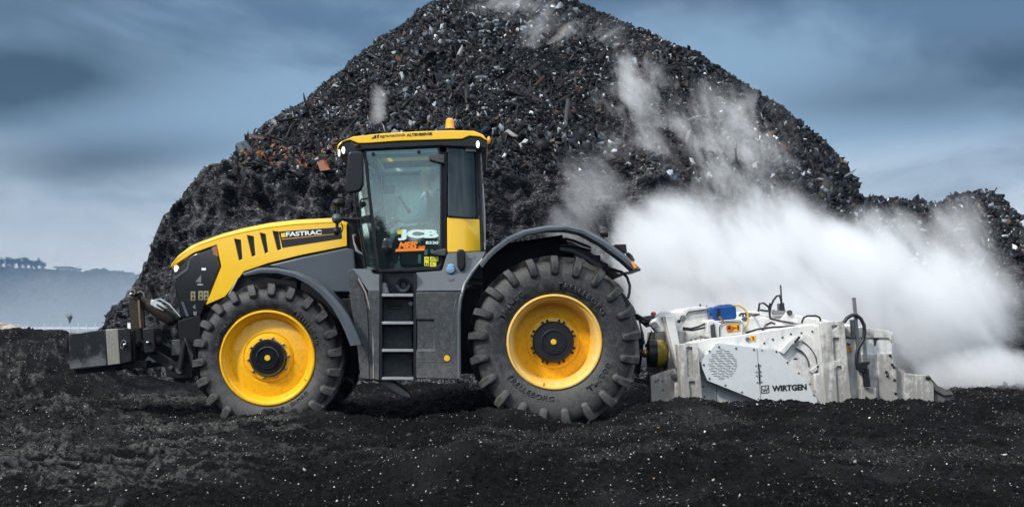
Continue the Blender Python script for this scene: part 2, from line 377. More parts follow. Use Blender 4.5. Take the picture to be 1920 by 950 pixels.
def soil(name, c1, c2, pale=(0.22, 0.21, 0.20), palek=0.35, scale=1.0, rough=0.75, specks=0.25, streak=False, bump=0.6, dry_lit=False):
    m = bpy.data.materials.new(name); m.use_nodes = True; nt = m.node_tree; p = nt.nodes['Principled BSDF']
    geo = N(nt, 'ShaderNodeNewGeometry'); pos = geo.outputs['Position']
    a = N(nt, 'ShaderNodeTexNoise'); a.inputs['Scale'].default_value = 1.1 * scale; a.inputs['Detail'].default_value = 9; a.inputs['Roughness'].default_value = 0.62; L(nt, pos, a.inputs[0])
    b = N(nt, 'ShaderNodeTexNoise'); b.inputs['Scale'].default_value = 26 * scale; b.inputs['Detail'].default_value = 6; b.inputs['Roughness'].default_value = 0.7; L(nt, pos, b.inputs[0])
    cc = mixc(nt, ramp(nt, b.outputs[0], [(0.35, 0.0), (0.68, 1.0)]), c1, c2)
    k = ramp(nt, a.outputs[0], [(0.50, 0.0), (0.72, palek)])
    cc = mixc(nt, k, cc, pale)
    if dry_lit:
        at_ = N(nt, 'ShaderNodeAttribute'); at_.attribute_name = 'dry_lit'; cc = mixc(nt, math_n(nt, 'MULTIPLY', at_.outputs['Fac'], ramp(nt, b.outputs[0], [(0.42, 0.2), (0.54, 1.0)])), cc, mixc(nt, b.outputs[0], (0.015, 0.015, 0.015), (0.14, 0.135, 0.13)))  # dry compacted ash, its crests paled further to paint in lit relief
    if streak:
        mpn = N(nt, 'ShaderNodeMapping'); mpn.inputs['Rotation'].default_value = (0, R(38), 0); mpn.inputs['Scale'].default_value = (0.5, 1, 2.6)
        L(nt, pos, mpn.inputs[0]); s = N(nt, 'ShaderNodeTexNoise'); s.inputs['Scale'].default_value = 1.6; s.inputs['Detail'].default_value = 10; s.inputs['Roughness'].default_value = 0.7; s.inputs['Distortion'].default_value = 0.8
        L(nt, mpn.outputs[0], s.inputs[0]); vv = math_n(nt, 'ABSOLUTE', math_n(nt, 'SUBTRACT', s.outputs[0], 0.47)); vk = math_n(nt, 'MULTIPLY', ramp(nt, vv, [(0.0, 1.0), (0.022, 0.0)]), ramp(nt, b.outputs[0], [(0.42, 0.0), (0.6, .9)])); cc = mixc(nt, vk, cc, (0.30, 0.31, 0.33))
        cc = mixc(nt, ramp(nt, s.outputs[0], [(0.56, 0.0), (0.66, 0.75)]), cc, (0.20, 0.205, 0.21))
    v = N(nt, 'ShaderNodeTexVoronoi'); v.inputs['Scale'].default_value = 34 * scale; L(nt, pos, v.inputs[0])
    cs = N(nt, 'ShaderNodeSeparateColor'); L(nt, v.outputs['Color'], cs.inputs[0])
    sp = math_n(nt, 'MULTIPLY', math_n(nt, 'LESS_THAN', v.outputs['Distance'], 0.22), math_n(nt, 'GREATER_THAN', cs.outputs[0], 1 - specks * 0.25))
    cc = mixc(nt, sp, cc, (0.42, 0.42, 0.40))
    L(nt, cc, p.inputs['Base Color']); p.inputs['Roughness'].default_value = rough; p.inputs['Specular IOR Level'].default_value = 0.05
    bb = N(nt, 'ShaderNodeBump'); bb.inputs['Strength'].default_value = bump; bb.inputs['Distance'].default_value = 0.05
    c = N(nt, 'ShaderNodeTexNoise'); c.inputs['Scale'].default_value = 14 * scale; c.inputs['Detail'].default_value = 10; c.inputs['Roughness'].default_value = 0.72; L(nt, pos, c.inputs[0])
    L(nt, c.outputs[0], bb.inputs['Height']); L(nt, bb.outputs[0], p.inputs['Normal'])
    return m
M['ground'] = soil('black ash ground', (0.0012, 0.0012, 0.0014), (0.0105, 0.0103, 0.0104), pale=(0.034, 0.034, 0.035), palek=0.5, specks=0.3, bump=1.0, dry_lit=True)
M['bank'] = soil('cut bank soil', (0.0018, 0.002, 0.0024), (0.034, 0.035, 0.038), pale=(0.12, 0.125, 0.13), palek=0.6, scale=0.8, specks=0.25, streak=True, bump=0.9)
M['mound'] = soil('rubble under soil', (0.002, 0.0022, 0.003), (0.016, 0.018, 0.022), pale=(0.05, 0.065, 0.07), palek=0.3, scale=0.7, specks=0.2, bump=0.9)
M['hillm'] = soil('wooded slope', (0.008, 0.015, 0.022), (0.03, 0.04, 0.05), pale=(0.09, 0.09, 0.08), scale=0.05, palek=0.5, specks=0, bump=0.3)
M['wood'] = mat('bare wood', (0.05, 0.045, 0.045), 0.8)
# ================================================================== GROUND AND HILLS
def grid_obj(name, X, Y, Z, mat, extra_mat=None, mask=None):
    nr, nc = X.shape
    co = np.stack([X, Y, Z], -1).reshape(-1, 3).astype(np.float32)
    idx = np.arange(nr * nc).reshape(nr, nc)
    q = np.stack([idx[:-1, :-1], idx[:-1, 1:], idx[1:, 1:], idx[1:, :-1]], -1).reshape(-1, 4)
    me = bpy.data.meshes.new(name); me.vertices.add(len(co)); me.vertices.foreach_set('co', co.ravel())
    me.loops.add(q.size); me.loops.foreach_set('vertex_index', q.ravel().astype(np.int32))
    me.polygons.add(len(q)); me.polygons.foreach_set('loop_start', np.arange(0, q.size, 4, dtype=np.int32))
    me.materials.append(mat)
    if extra_mat is not None:
        me.materials.append(extra_mat); me.polygons.foreach_set('material_index', mask[:-1, :-1].reshape(-1).astype(np.int32))
    me.update(calc_edges=True); me.validate(); me.shade_smooth()
    o = bpy.data.objects.new(name, me); col.objects.link(o); return o

def ground_z(X, Y, dry_lit=False):
    dr = np.zeros_like(X)
    z = 0.10 * fbm(X * 0.35, Y * 0.35, 4, 3) + 0.115 * fbm(X * 1.7, Y * 1.7, 4, 5)
    near = ss(60, 10, Y)
    z = z + near * (0.018 + 0.03 * ss(-3, -1, X)) * fbm(X * 7, Y * 7, 3, 8) + near * ss(16, 4, Y) * (0.008 + 0.018 * ss(-3, -1, X)) * np.maximum(0, fbm(X * 26, Y * 26, 3, 9)) * 1.6
    # right-hand windrow in front of the machine behind the tractor
    ridge = np.exp(-((Y + 0.75 + 0.12 * fbm(X * .8, Y * 0, 2, 21)) / 0.62) ** 2) * (0.31 + 0.06 * fbm(X * 1.3, X * 0, 3, 22))
    z = z + ridge * ss(1.2, 1.9, X)
    back = ss(-0.9, 0.2, Y) * 0.22 * ss(1.9, 2.6, X) * ss(9, 3, Y)
    z = z + back
    # spoil crest in front of the wheels, hollow under the tractor
    crest = np.exp(-((Y + 0.42) / 0.40) ** 2) * (0.10 + 0.05 * np.sin(X * 2.3 + 0.6)) * ss(-3.6, -2.8, X) * ss(2.4, 1.3, X)
    z = z + crest * (1 - 0.75 * np.exp(-((X - 0.95) / 0.5) ** 2))
    z = z - 0.10 * np.exp(-((Y - 1.0) / 1.1) ** 2) * ss(-3.4, -2.6, X) * ss(2.4, 1.6, X)
    z = z + 0.20 * np.exp(-((X + 0.35) / 0.8) ** 2 - ((Y - 2.6) / 1.0) ** 2)
    z = z + 0.16 * np.exp(-((X + 5.0) / 0.8) ** 2 - ((Y + 0.1) / 0.6) ** 2)      # little heap under the block
    z = z + 0.30 * np.exp(-((X + 0.1) / .8) ** 2 - ((Y + 6.1) / 0.35) ** 2) - .05 * np.exp(-((X + 0.1) / 1.5) ** 2 - ((Y + 5.2) / 0.6) ** 2)
    z = z + 0.16 * np.exp(-((X - 1.5) / .9) ** 2 - ((Y + 5.6) / 0.35) ** 2) + 0.10 * np.abs(afbm(X * .55 + 3, Y * 1.1, 4, 95)) * ss(-1, -3, Y)
    # berm on the far left
    berm = 1.12 * np.exp(-((Y - 6.5) / 1.9) ** 2) * ss(-6.0, -7.6, X + 0.25 * (Y - 6.5)) * (1 + 0.16 * fbm(X * .6, Y * .3, 3, 31))
    z = z + berm
    # wheel tracks pressed into the ash on the left: rows of lug prints and torn slabs between them
    tk = ss(-2.6, -3.6, X) * ss(-6.2, -4.4, Y) * ss(6.2, 4.6, Y)
    for (yc, wd, ph, sl) in ((-0.4, 0.42, 0.0, .6), (-1.7, .42, .7, -.6), (1.0, .42, .4, .6), (-3.1, .45, .3, .6), (2.3, .40, .9, -.6), (3.8, .42, .2, .6)):
        yy = Y - yc - 0.10 * (X + 4) * (0.6 if yc < -1 else 0.25) - 0.1 * np.sin(X * .7 + yc)
        m = np.exp(-(yy / wd) ** 4)
        ph2 = (X / 0.40 + ph + sl * np.abs(yy) / 0.40 + 0.6 * fbm(X * .9, Y * .9, 2, 41)) % 1.0
        lug = np.clip(1 - np.abs(ph2 - 0.45) / 0.30, 0, 1)
        q = ss(0.1, .7, lug) * (0.7 + 0.9 * fbm(X * 2.2, Y * 2.2, 3, 43))
        z = z + tk * m * (0.09 * q - 0.06)
        z = z + tk * 0.035 * np.exp(-((np.abs(yy) - wd * 1.12) / 0.08) ** 2)
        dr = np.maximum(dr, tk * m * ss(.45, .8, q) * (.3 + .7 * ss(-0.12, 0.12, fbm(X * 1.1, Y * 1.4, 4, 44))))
    g = afbm(X * 1.3 + Y * 0.7, Y * 3.2 - X * .18, 3, 51, .45)
    rg = ss(0, 1, np.clip(1 - np.abs(g) * 6, 0, 1))
    sl_ = ss(-0.8, -3.0, X) * ss(7, 4, Y)
    g2 = afbm(X * 2.6 - Y * 0.9, Y * 7.0 + X * .3, 3, 55, .45); rg2 = ss(0, 1, np.clip(1 - np.abs(g2) * 6, 0, 1))
    z = z + sl_ * (0.065 * rg + 0.03 * rg2); dr = np.maximum(dr, sl_ * ss(.62, .88, np.maximum(rg, rg2 * .95)) * (.15 + .85 * ss(-0.05, 0.15, fbm(X * .8, Y * .9, 4, 52))))  # ridge crests join the pale mask, so their lit tops are painted colour
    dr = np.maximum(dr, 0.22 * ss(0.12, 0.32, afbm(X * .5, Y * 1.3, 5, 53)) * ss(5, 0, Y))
    if dry_lit: return dr
    rip = ss(1.0, -2.0, X) * ss(-2.0, -3.2, Y)
    z = z + rip * 0.16 * (0.25 - np.abs(afbm(X * 1.0 + Y * 0.5, Y * 2.8 - X * .3, 4, 61)))
    return z
ya = np.concatenate([1 / np.linspace(1 / 1.2, 1 / 6.6, 40)[:-1], 1 / np.linspace(1 / 6.6, 1 / 11.0, 230)[:-1],
                     np.linspace(11.0, 16.5, 250)[:-1], 1 / np.linspace(1 / 16.5, 1 / 60, 140)[:-1], np.geomspace(60, 6000, 70)])
ua = np.concatenate([np.linspace(-2600, -120, 70)[:-1], np.linspace(-120, 2040, 1080)[:-1], np.linspace(2040, 4400, 70)])
DD, UU = np.meshgrid(ya, ua, indexing='ij')
GX = (UU - VX) * DD / F; GY = DD - D; GZ = ground_z(GX, GY)
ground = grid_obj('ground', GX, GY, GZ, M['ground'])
at = ground.data.attributes.new('dry_lit', 'FLOAT', 'POINT'); at.data.foreach_set('value', ground_z(GX, GY, True).astype(np.float32).ravel())
tag(ground, 'black churned ash ground with wheel tracks', kind='structure')
GXs, GYs = GX, GY
def gz(x, y): return float(ground_z(np.array([x], float), np.array([y], float))[0])

def interp(u, pts):
    xs, ys = zip(*pts); return np.interp(u, xs, ys)
def heap(name, u0, u1, sil, bench, Yf, Yb, Yr, nu, seed, mats, backd=12, rough=1.0, ridge_drop=None):
    u = np.linspace(u0, u1, nu)
    ys = interp(u, sil); yb = interp(u, bench); yf = interp(u, Yf); ybd = interp(u, Yb); yr = interp(u, Yr)
    zb = CZ + (VY - yb) / F * (D + ybd); zr = CZ + (VY - ys) / F * (D + yr)
    zb = np.maximum(zb, -0.2)
    t = np.concatenate([np.linspace(0, 1, 90)[:-1], np.linspace(1, 1.15, 12)[:-1], np.linspace(1.15, 2, 170)[:-1], np.linspace(2, 3, 40)])
    T, U = np.meshgrid(t, u, indexing='ij')
    def row(a): return np.broadcast_to(a, T.shape)
    f, b, r = row(yf), row(ybd), row(yr); zB, zR = row(zb), row(zr)
    s1 = np.clip(T, 0, 1); s2 = np.clip(T - 1, 0, 1); s3 = np.clip(T - 2, 0, 1)
    Yv = f + (b - f) * s1 + (r - b) * s2 + backd * s3
    conv = s1 ** 0.8 * 0.7 + 0.3 * ss(0, 1, s1)
    Zv = -0.3 + (zB + 0.3) * conv + (zR - zB) * (s2 * 0.9 + 0.1 * ss(0, 1, s2)) - (zR + 0.3) * (s3 ** 1.3)
    # smoother ridge
    Xv = (U - VX) * (D + Yv) / F
    n = fbm(Xv * 0.9 + Zv * .6, Zv * 1.1 + Yv * .35, 5, seed); n2 = np.abs(fbm(Xv * 0.55 + Zv * .8, Zv * .5 - Xv * .2 + Yv * .3, 4, seed + 7))
    bankm = ss(1.12, 0.9, T)
    n3 = np.abs(fbm(Xv * 1.9 + Zv * 1.7, Zv * 2.2 - Xv * .7 + Yv * .4, 5, seed + 15))
    disp = bankm * rough * (0.75 * n + 1.0 * n2 - .25 + 0.38 * (0.2 - n3)) + (1 - bankm) * rough * 0.42 * n
    fade = ss(0, 0.12, T)
    silf = 1 - 0.6 * np.exp(-((T - 2) / 0.12) ** 2)
    Yv2 = Yv - disp * fade * (0.55 + 0.45 * bankm); Zv2 = Zv + disp * 0.45 * fade * silf * (1 - 0.4 * bankm)
    Xv = (U - VX) * (D + Yv) / F
    fine = fbm(Xv * 5, Zv * 5 + Yv * 2, 4, seed + 3)
    ln_ = fbm(Xv * 1.1 - Zv * 2.6, Xv * 3.2 + Zv * 3.6, 5, seed + 31)
    Yv2 = Yv2 - (0.13 * fine + bankm * 0.30 * ln_) * rough; Zv2 = Zv2 + 0.08 * fine * rough
    mask = (T > 1.03)
    ub = interp(u, [(u0, 0), (u1, 0)])
    o = grid_obj(name, Xv, Yv2, Zv2, mats[0], mats[1], mask & (row(zR) > row(zB) + 0.6))
    tag(o, kind='structure')
    return o, Xv, Yv2, Zv2, T, U
SIL = [(120, 640), (175, 617), (205, 588), (240, 547), (262, 512), (290, 460), (305, 415), (330, 370), (360, 335), (400, 312), (452, 300), (463, 268), (485, 250), (540, 212), (600, 163), (650, 125), (700, 82), (760, 40), (810, 4), (850, -14), (950, -22), (1050, -12), (1085, 5), (1130, 24), (1180, 48), (1250, 78), (1300, 102), (1350, 130), (1400, 162), (1450, 193), (1500, 232), (1550, 272), (1580, 303), (1597, 335), (1606, 366), (1625, 430), (1680, 520), (1760, 600), (1840, 640)]
BEN = [(120, 650), (175, 619), (205, 590), (240, 549), (262, 514), (290, 462), (305, 417), (330, 372), (360, 337), (400, 314), (452, 309), (520, 318), (600, 326), (680, 312), (900, 290), (1000, 300), (1120, 302), (1300, 330), (1480, 370), (1590, 430), (1700, 580), (1840, 645)]
SILR = [(u, y + 14 if u < 455 else y) for u, y in SIL]
o, HX, HY, HZ, HT, HU = heap('spoil_heap', 120, 1840, SILR, BEN,
    [(120, 19), (175, 17), (300, 12.5), (455, 10), (900, 9), (1300, 9), (1600, 12), (1840, 17)],
    [(120, 20), (175, 18.5), (300, 14.5), (455, 12.2), (900, 11.6), (1300, 11.6), (1600, 14), (1840, 18.5)],
    [(120, 22), (175, 21), (300, 18), (455, 17), (600, 20), (820, 24), (1080, 24), (1400, 22), (1606, 18), (1840, 20)], 860, 70, (M['bank'], M['mound']))
tag(o, 'tall black spoil heap with a cut bank and rubble above')
o2, AX, AY, AZ, AT, AU = heap('low_ridge', 1400, 2350, [(1400, 420), (1520, 390), (1600, 372), (1650, 374), (1720, 380), (1760, 386), (1850, 400), (2100, 440), (2350, 600)],
    [(1400, 470), (1600, 440), (1750, 445), (2100, 480), (2350, 620)], [(1400, 26), (2350, 26)], [(1400, 30), (2350, 30)], [(1400, 36), (2350, 36)], 300, 90, (M['bank'], M['mound']), rough=0.8)
tag(o2, 'low black ridge beyond the steam')
o3, BX, BY, BZ, BT, BU = heap('right_hill', 1640, 3300, [(1640, 600), (1700, 470), (1745, 392), (1780, 371), (1815, 364), (1862, 364), (1880, 378), (1900, 402), (1925, 414), (1970, 430), (2100, 430), (2500, 460), (3300, 600)],
    [(1640, 620), (1700, 560), (1800, 540), (1860, 520), (1880, 490), (1920, 470), (2000, 470), (2500, 500), (3300, 615)], [(1640, 17), (1800, 12), (3300, 9)], [(1640, 19), (1800, 15.5), (3300, 12)], [(1640, 24), (1850, 24), (3300, 22)], 420, 120, (M['bank'], M['mound']), rough=0.9)
tag(o3, 'black hill at the right edge beyond the steam')

# wooded rise behind the photographer, seen only mirrored in the cab glass
xx, tt_ = np.meshgrid(np.linspace(-160, 160, 700), np.linspace(0, 1, 14))
hgt = 7.6 + 2.2 * fbm(xx * .12, xx * 0, 3, 91) + 3.5 * np.abs(fbm(xx * .5, xx * 0, 4, 92)) + 3.0 * np.exp(-((xx + 10.0) / 1.8) ** 4) * (1 + .9 * fbm(xx * 1.1, xx * 0, 4, 93)) 
rb_ = grid_obj('rear_rise', xx, -78 - 3 * tt_ - .0004 * xx ** 2 * -1, -.3 + hgt * tt_, M['hillm']); tag(rb_, 'dark wooded rise behind the viewpoint', kind='structure')

# ---- loose scrap covering the upper heap, and grit on the ground
def shards(name, P, size, cols, seed, flat=0.26, mat=None, elong=2.0):
    n = len(P); r = np.random.default_rng(seed)
    base = np.array([(x, y, z) for z in (-1, 1) for y in (-1, 1) for x in (-1, 1)], float)
    V = np.repeat(base[None], n, 0) * (1 + r.uniform(-0.45, 0.45, (n, 8, 3)))
    sc = np.stack([r.uniform(0.5, elong, n), r.uniform(0.4, 1.1, n), r.uniform(0.06, flat, n)], -1) * size[:, None] * 0.5
    V = V * sc[:, None, :]
    V[:, :, 2] += (V[:, :, 0] / sc[:, None, 0]) ** 2 * (r.uniform(-.22, .22, n) * size)[:, None]
    a = r.normal(size=(n, 4)); a /= np.linalg.norm(a, axis=1)[:, None]
    w_, x, y, z = a.T
    Rm = np.stack([1 - 2 * (y * y + z * z), 2 * (x * y - z * w_), 2 * (x * z + y * w_), 2 * (x * y + z * w_), 1 - 2 * (x * x + z * z), 2 * (y * z - x * w_),
                   2 * (x * z - y * w_), 2 * (y * z + x * w_), 1 - 2 * (x * x + y * y)], -1).reshape(n, 3, 3)
    V = np.einsum('nij,nkj->nki', Rm, V) + P[:, None, :]
    q = np.array([[0, 1, 3, 2], [4, 6, 7, 5], [0, 4, 5, 1], [2, 3, 7, 6], [0, 2, 6, 4], [1, 5, 7, 3]])
    Q = (q[None] + (np.arange(n) * 8)[:, None, None]).reshape(-1, 4)
    me = bpy.data.meshes.new(name); me.vertices.add(n * 8); me.vertices.foreach_set('co', V.reshape(-1).astype(np.float32))
    me.loops.add(Q.size); me.loops.foreach_set('vertex_index', Q.ravel().astype(np.int32))
    me.polygons.add(len(Q)); me.polygons.foreach_set('loop_start', np.arange(0, Q.size, 4, dtype=np.int32))
    at = me.attributes.new('tint', 'FLOAT_COLOR', 'POINT')
    C = np.ones((n, 8, 4), np.float32); C[:, :, :3] = cols[:, None, :]
    at.data.foreach_set('color', C.ravel())
    me.update(calc_edges=True); me.materials.append(mat)
    o = bpy.data.objects.new(name, me); col.objects.link(o); return o
def attr_mat(name, rough=0.4, spec=0.6):
    m = bpy.data.materials.new(name); m.use_nodes = True; nt = m.node_tree; p = nt.nodes['Principled BSDF']
    a = N(nt, 'ShaderNodeAttribute'); a.attribute_name = 'tint'; L(nt, a.outputs['Color'], p.inputs['Base Color'])
    p.inputs['Roughness'].default_value = rough; p.inputs['Specular IOR Level'].default_value = spec
    return m
M['scrap'] = attr_mat('scrap pieces', 0.5, 0.22); M['grit'] = attr_mat('grit', 0.6, 0.15)
def pal(n, r, table):
    w_ = np.array([t[0] for t in table], float); w_ /= w_.sum(); k = r.choice(len(table), n, p=w_)
    c = np.array([t[1] for t in table], float)[k]; return c * r.uniform(0.6, 1.4, (n, 1))
SCR = [(62, (.004, .0045, .0055)), (20, (.016, .019, .024)), (8, (.06, .075, .09)), (5.0, (.22, .25, .28)), (1.9, (.58, .60, .62)), (1.8, (.07, .034, .02)), (1.0, (.14, .11, .08)), (.4, (.04, .10, .18))]
def scatter(HX, HY, HZ, HT, HU, n, t0, t1, u0, u1, name, smin, smax, seed, table, label, lift=0.03, extra=None, elong=2.0, flat=.26):
    r = np.random.default_rng(seed)
    rows = np.where((HT[:, 0] >= t0) & (HT[:, 0] <= t1))[0]; us = np.where((HU[0] >= u0) & (HU[0] <= u1))[0]
    tt = HT[rows, 0]; wts = np.gradient(tt); wts = wts / wts.sum()
    i = r.choice(rows, n, p=wts); j = r.choice(us, n)
    i = np.minimum(i, HX.shape[0] - 2); j = np.minimum(j, HX.shape[1] - 2); a = r.random(n); b = r.random(n)
    def g(A): return (A[i, j] * (1 - a) + A[i + 1, j] * a) * (1 - b) + (A[i, j + 1] * (1 - a) + A[i + 1, j + 1] * a) * b
    P = np.stack([g(HX), g(HY), g(HZ) + lift], -1)
    size = smin + (smax - smin) * r.random(n) ** 3.2
    cols = pal(n, r, table)
    if extra is not None: P, size, cols = extra(P, size, cols, g(HT), g(HU), r)
    o = shards(name, P, size, cols, seed, mat=M['scrap'], elong=elong, flat=flat)
    tag(o, label, kind='stuff'); return o
def exb(P, s, c, T, U, r):
    k = r.random(len(T)) < ss(.80, 1.04, T) ** 2.5
    return P[k], s[k], c[k]
def ex(P, s, c, T, U, r):
    keep = (U > 455) | (r.random(len(U)) < 0.0)
    low = ss(1.35, 1.08, T)
    s = s * (1 + 0.5 * low)
    rust = (r.random(len(U)) < 0.28 * low * ss(700, 560, U)) ; c[rust] = np.array([.20, .072, .03]) * r.uniform(.5, 1.5, (rust.sum(), 1))
    pa = fbm(P[:, 0] * .55, P[:, 1] * .5, 4, 71); s = s * np.clip(.95 + 1.5 * pa, .45, 1.7)
    dim = ss(.02, .18, fbm(P[:, 0] * 1.1 + P[:, 2], P[:, 1] * .4, 4, 72)); c = c * (1 - .75 * dim)[:, None]
    s = np.where(T > 1.93, np.minimum(s, .10), s)
    return P[keep], s[keep], c[keep]
scatter(HX, HY, HZ, HT, HU, 150000, 1.04, 2.10, 440, 1620, 'scrap_rubble', 0.03, 0.145, 5, SCR, 'loose shredded scrap covering the upper slope of the big heap', extra=ex)
scatter(HX, HY, HZ, HT, HU, 9000, 0.78, 1.06, 440, 1620, 'scrap_rubble', 0.03, 0.16, 15, SCR, 'loose scrap pieces that slid onto the top of the cut bank', extra=exb)
scatter(HX, HY, HZ, HT, HU, 1500, 1.04, 1.8, 440, 1620, 'long_scrap', 0.08, 0.18, 16, [(70, (.006, .006, .007)), (14, (.05, .05, .05)), (5, (.3, .3, .3)), (3, (.07, .035, .025))], 'long strips and bars of scrap among the rubble', elong=6.0, flat=.2)
scatter(HX, HY, HZ, HT, HU, 5000, 0.05, 1.05, 160, 1620, 'bank_debris', 0.02, 0.08, 6, [(70, (.02, .02, .022)), (14, (.08, .08, .08)), (2, (.35, .35, .34))], 'small debris stuck in the cut bank')
scatter(AX, AY, AZ, AT, AU, 9000, 1.0, 2.1, 1560, 2000, 'ridge_rubble', 0.06, 0.28, 8, SCR, 'scrap lying on the low ridge')
scatter(BX, BY, BZ, BT, BU, 26000, 0.9, 2.1, 1700, 2300, 'hill_rubble', 0.04, 0.2, 9, SCR, 'scrap lying on the right hill')
r_ = np.random.default_rng(3); n = 60000
inv = r_.uniform(1 / 22.0, 1 / 7.0, n); d = 1 / inv; u = r_.uniform(-60, 1980, n)
gx = (u - VX) * d / F; gy = d - D
keep = ~((gx > -3.5) & (gx < 2.0) & (gy > 0.0) & (gy < 2.8)); gx, gy = gx[keep], gy[keep]
gzv = ground_z(gx, gy); kp = r_.random(len(gx)) < .35 + .65 * ss(-.1, .25, afbm(gx * .7, gy * 1.1, 4, 96)); gx, gy, gzv = gx[kp], gy[kp], gzv[kp]; sz = 0.005 + 0.024 * r_.random(len(gx)) ** 6; sz = sz * np.clip((gy + D) / 10, .8, 1.6)
cg = pal(len(gx), r_, [(75, (.007, .007, .008)), (16, (.03, .03, .03)), (3.0, (.20, .20, .19)), (.5, (.60, .59, .56)), (.5, (.16, .10, .05))])
big = sz > 0.028; cg[big] = np.minimum(cg[big], 0.05) * (1 + 0)
white = r_.random(len(gx)) < 0.0025; cg[white] = (.6, .6, .57); sz[white] = r_.uniform(.005, .014, white.sum())
o = shards('gravel', np.stack([gx, gy, gzv + sz * 0.15], -1), sz, cg, 13, flat=0.7, mat=M['grit'], elong=1.3); tag(o, 'pale and black grit strewn over the ash ground', kind='stuff')

n = 90000; inv = r_.uniform(1 / 20.0, 1 / 7.0, n); d = 1 / inv; u = r_.uniform(-60, 1980, n); gx = (u - VX) * d / F; gy = d - D
pm = ss(0.0, 0.35, afbm(gx * .5, gy * 1.3, 5, 53)) + .12; keep = (r_.random(n) < pm) & ~((gx > -3.5) & (gx < 2.0) & (gy > 0.0) & (gy < 2.8)); gx, gy = gx[keep], gy[keep]
sz = r_.uniform(.004, .011, len(gx)) * np.clip((gy + D) / 9, .8, 1.8)
o = shards('gravel', np.stack([gx, gy, ground_z(gx, gy) + sz * .2], -1), sz, pal(len(gx), r_, [(60, (.03, .03, .03)), (30, (.10, .10, .098)), (5, (.36, .36, .34))]), 14, flat=.7, mat=M['grit'], elong=1.3); tag(o, 'fine grey grit gathered in drifts on the ash', kind='stuff')
# ---- a few single pieces one can point at
def stick(name, pts, r, label, mat_):
    mb = MB().tube([W(*p) for p in pts], r, 6); o = obj(name, mb, mat_); tag(o, label, 'scrap'); return o
stick('bent_rod', [(478, 262, 17.3), (476, 250, 17.3), (477, 244, 17.3), (481, 240, 17.3)], [.03, .028, .03, .02], 'bent dark rod standing on the left shoulder of the heap', M['rusty'])
stick('scrap_rod', [(1143, 50, 23.4), (1146, 44, 23.4), (1149, 39, 23.4)], .03, 'short rod sticking up from the right skyline near the summit', M['chassis'])
stick('scrap_post', [(1545, 275, 20.0), (1547, 262, 20.0)], .035, 'dark stub standing on the right skyline above the steam', M['chassis'])
def sheet(name, pts, Y0, Y1, mat_, label):
    mb = MB(); mb.prism(pts, Y0, Y1); o = obj(name, mb, mat_, bevel=0.01); tag(o, label, 'scrap'); return o
M['copper'] = mat('copper brown sheet', (0.24, 0.085, 0.035), 0.4, dirt=(0.05, 0.03, 0.02), damt=0.4, dscale=5, bump=0.3)
M['palesheet'] = mat('pale sheet', (0.55, 0.55, 0.53), 0.5, dirt=(0.1, 0.1, 0.1), damt=0.3, dscale=5)
sheet('copper_sheet', [(594, 303), (612, 300, 12.0), (619, 318), (600, 321)], 11.6, 11.9, M['copper'], 'copper brown sheet lying at the foot of the rubble left of the cab')
sheet('white_scrap', [(977, 268), (984, 260), (991, 262), (986, 268)], 11.5, 11.8, M['palesheet'], 'white scrap piece lying just right of the tractor cab')
sheet('dark_plank', [(963, 262), (966, 261), (976, 274), (973, 276)], 11.5, 11.7, M['rusty'], 'rusty plank leaning on the rubble right of the cab roof')

# ================================================================== FAR LEFT: hill, wood, house, fence
YH = 2500.0
def hz(u): return interp(u, [(-1500, 470), (-600, 490), (0, 507), (60, 508), (90, 509), (150, 514), (180, 509), (220, 513), (262, 520), (340, 530), (600, 545), (1200, 575), (2600, 600), (3600, 590)])
uu = np.linspace(-1800, 3600, 620); tt = np.linspace(0, 1, 60)
TT, U2 = np.meshgrid(tt, uu, indexing='ij')
Yh = 1400 + (YH - 1400) * np.minimum(TT * 1.25, 1) + np.maximum(0, TT - .8) * 2000
zt = CZ + (VY - hz(U2) - 7) / F * (D + YH)
Zh = -3 + (zt + 3) * (1 - (1 - np.clip(TT * 1.25, 0, 1)) ** 1.6) - np.maximum(0, TT - .8) * 220
Xh = (U2 - VX) * (D + Yh) / F
Zh += 7.0 * fbm(Xh * .008, Yh * .008, 4, 77) * ss(0, .3, TT) * ss(0.8, 0.6, TT)
o = grid_obj('far_hill', Xh, Yh, Zh, M['hillm']); tag(o, 'distant hill fading into haze', kind='structure')
# woodland mass on the slope
r_ = np.random.default_rng(21); n = 7000
i = r_.integers(4, 48, n); j = np.searchsorted(uu, r_.uniform(-250, 420, n)); j = np.clip(j, 0, len(uu) - 2)
fa = r_.random(n)
i = np.minimum(i, 44)
P = np.stack([Xh[i, j] * (1 - fa) + Xh[i, j + 1] * fa, Yh[i, j], Zh[i, j] + 1.5], -1)
o = shards('woodland', P, r_.uniform(7, 15, n), pal(n, r_, [(1, (.022, .028, .032)), (1, (.05, .05, .045)), (.5, (.03, .04, .03))]), 31, flat=1.4, mat=M['grit'], elong=1.0)
tag(o, 'bare winter woodland covering the distant hill', kind='stuff')

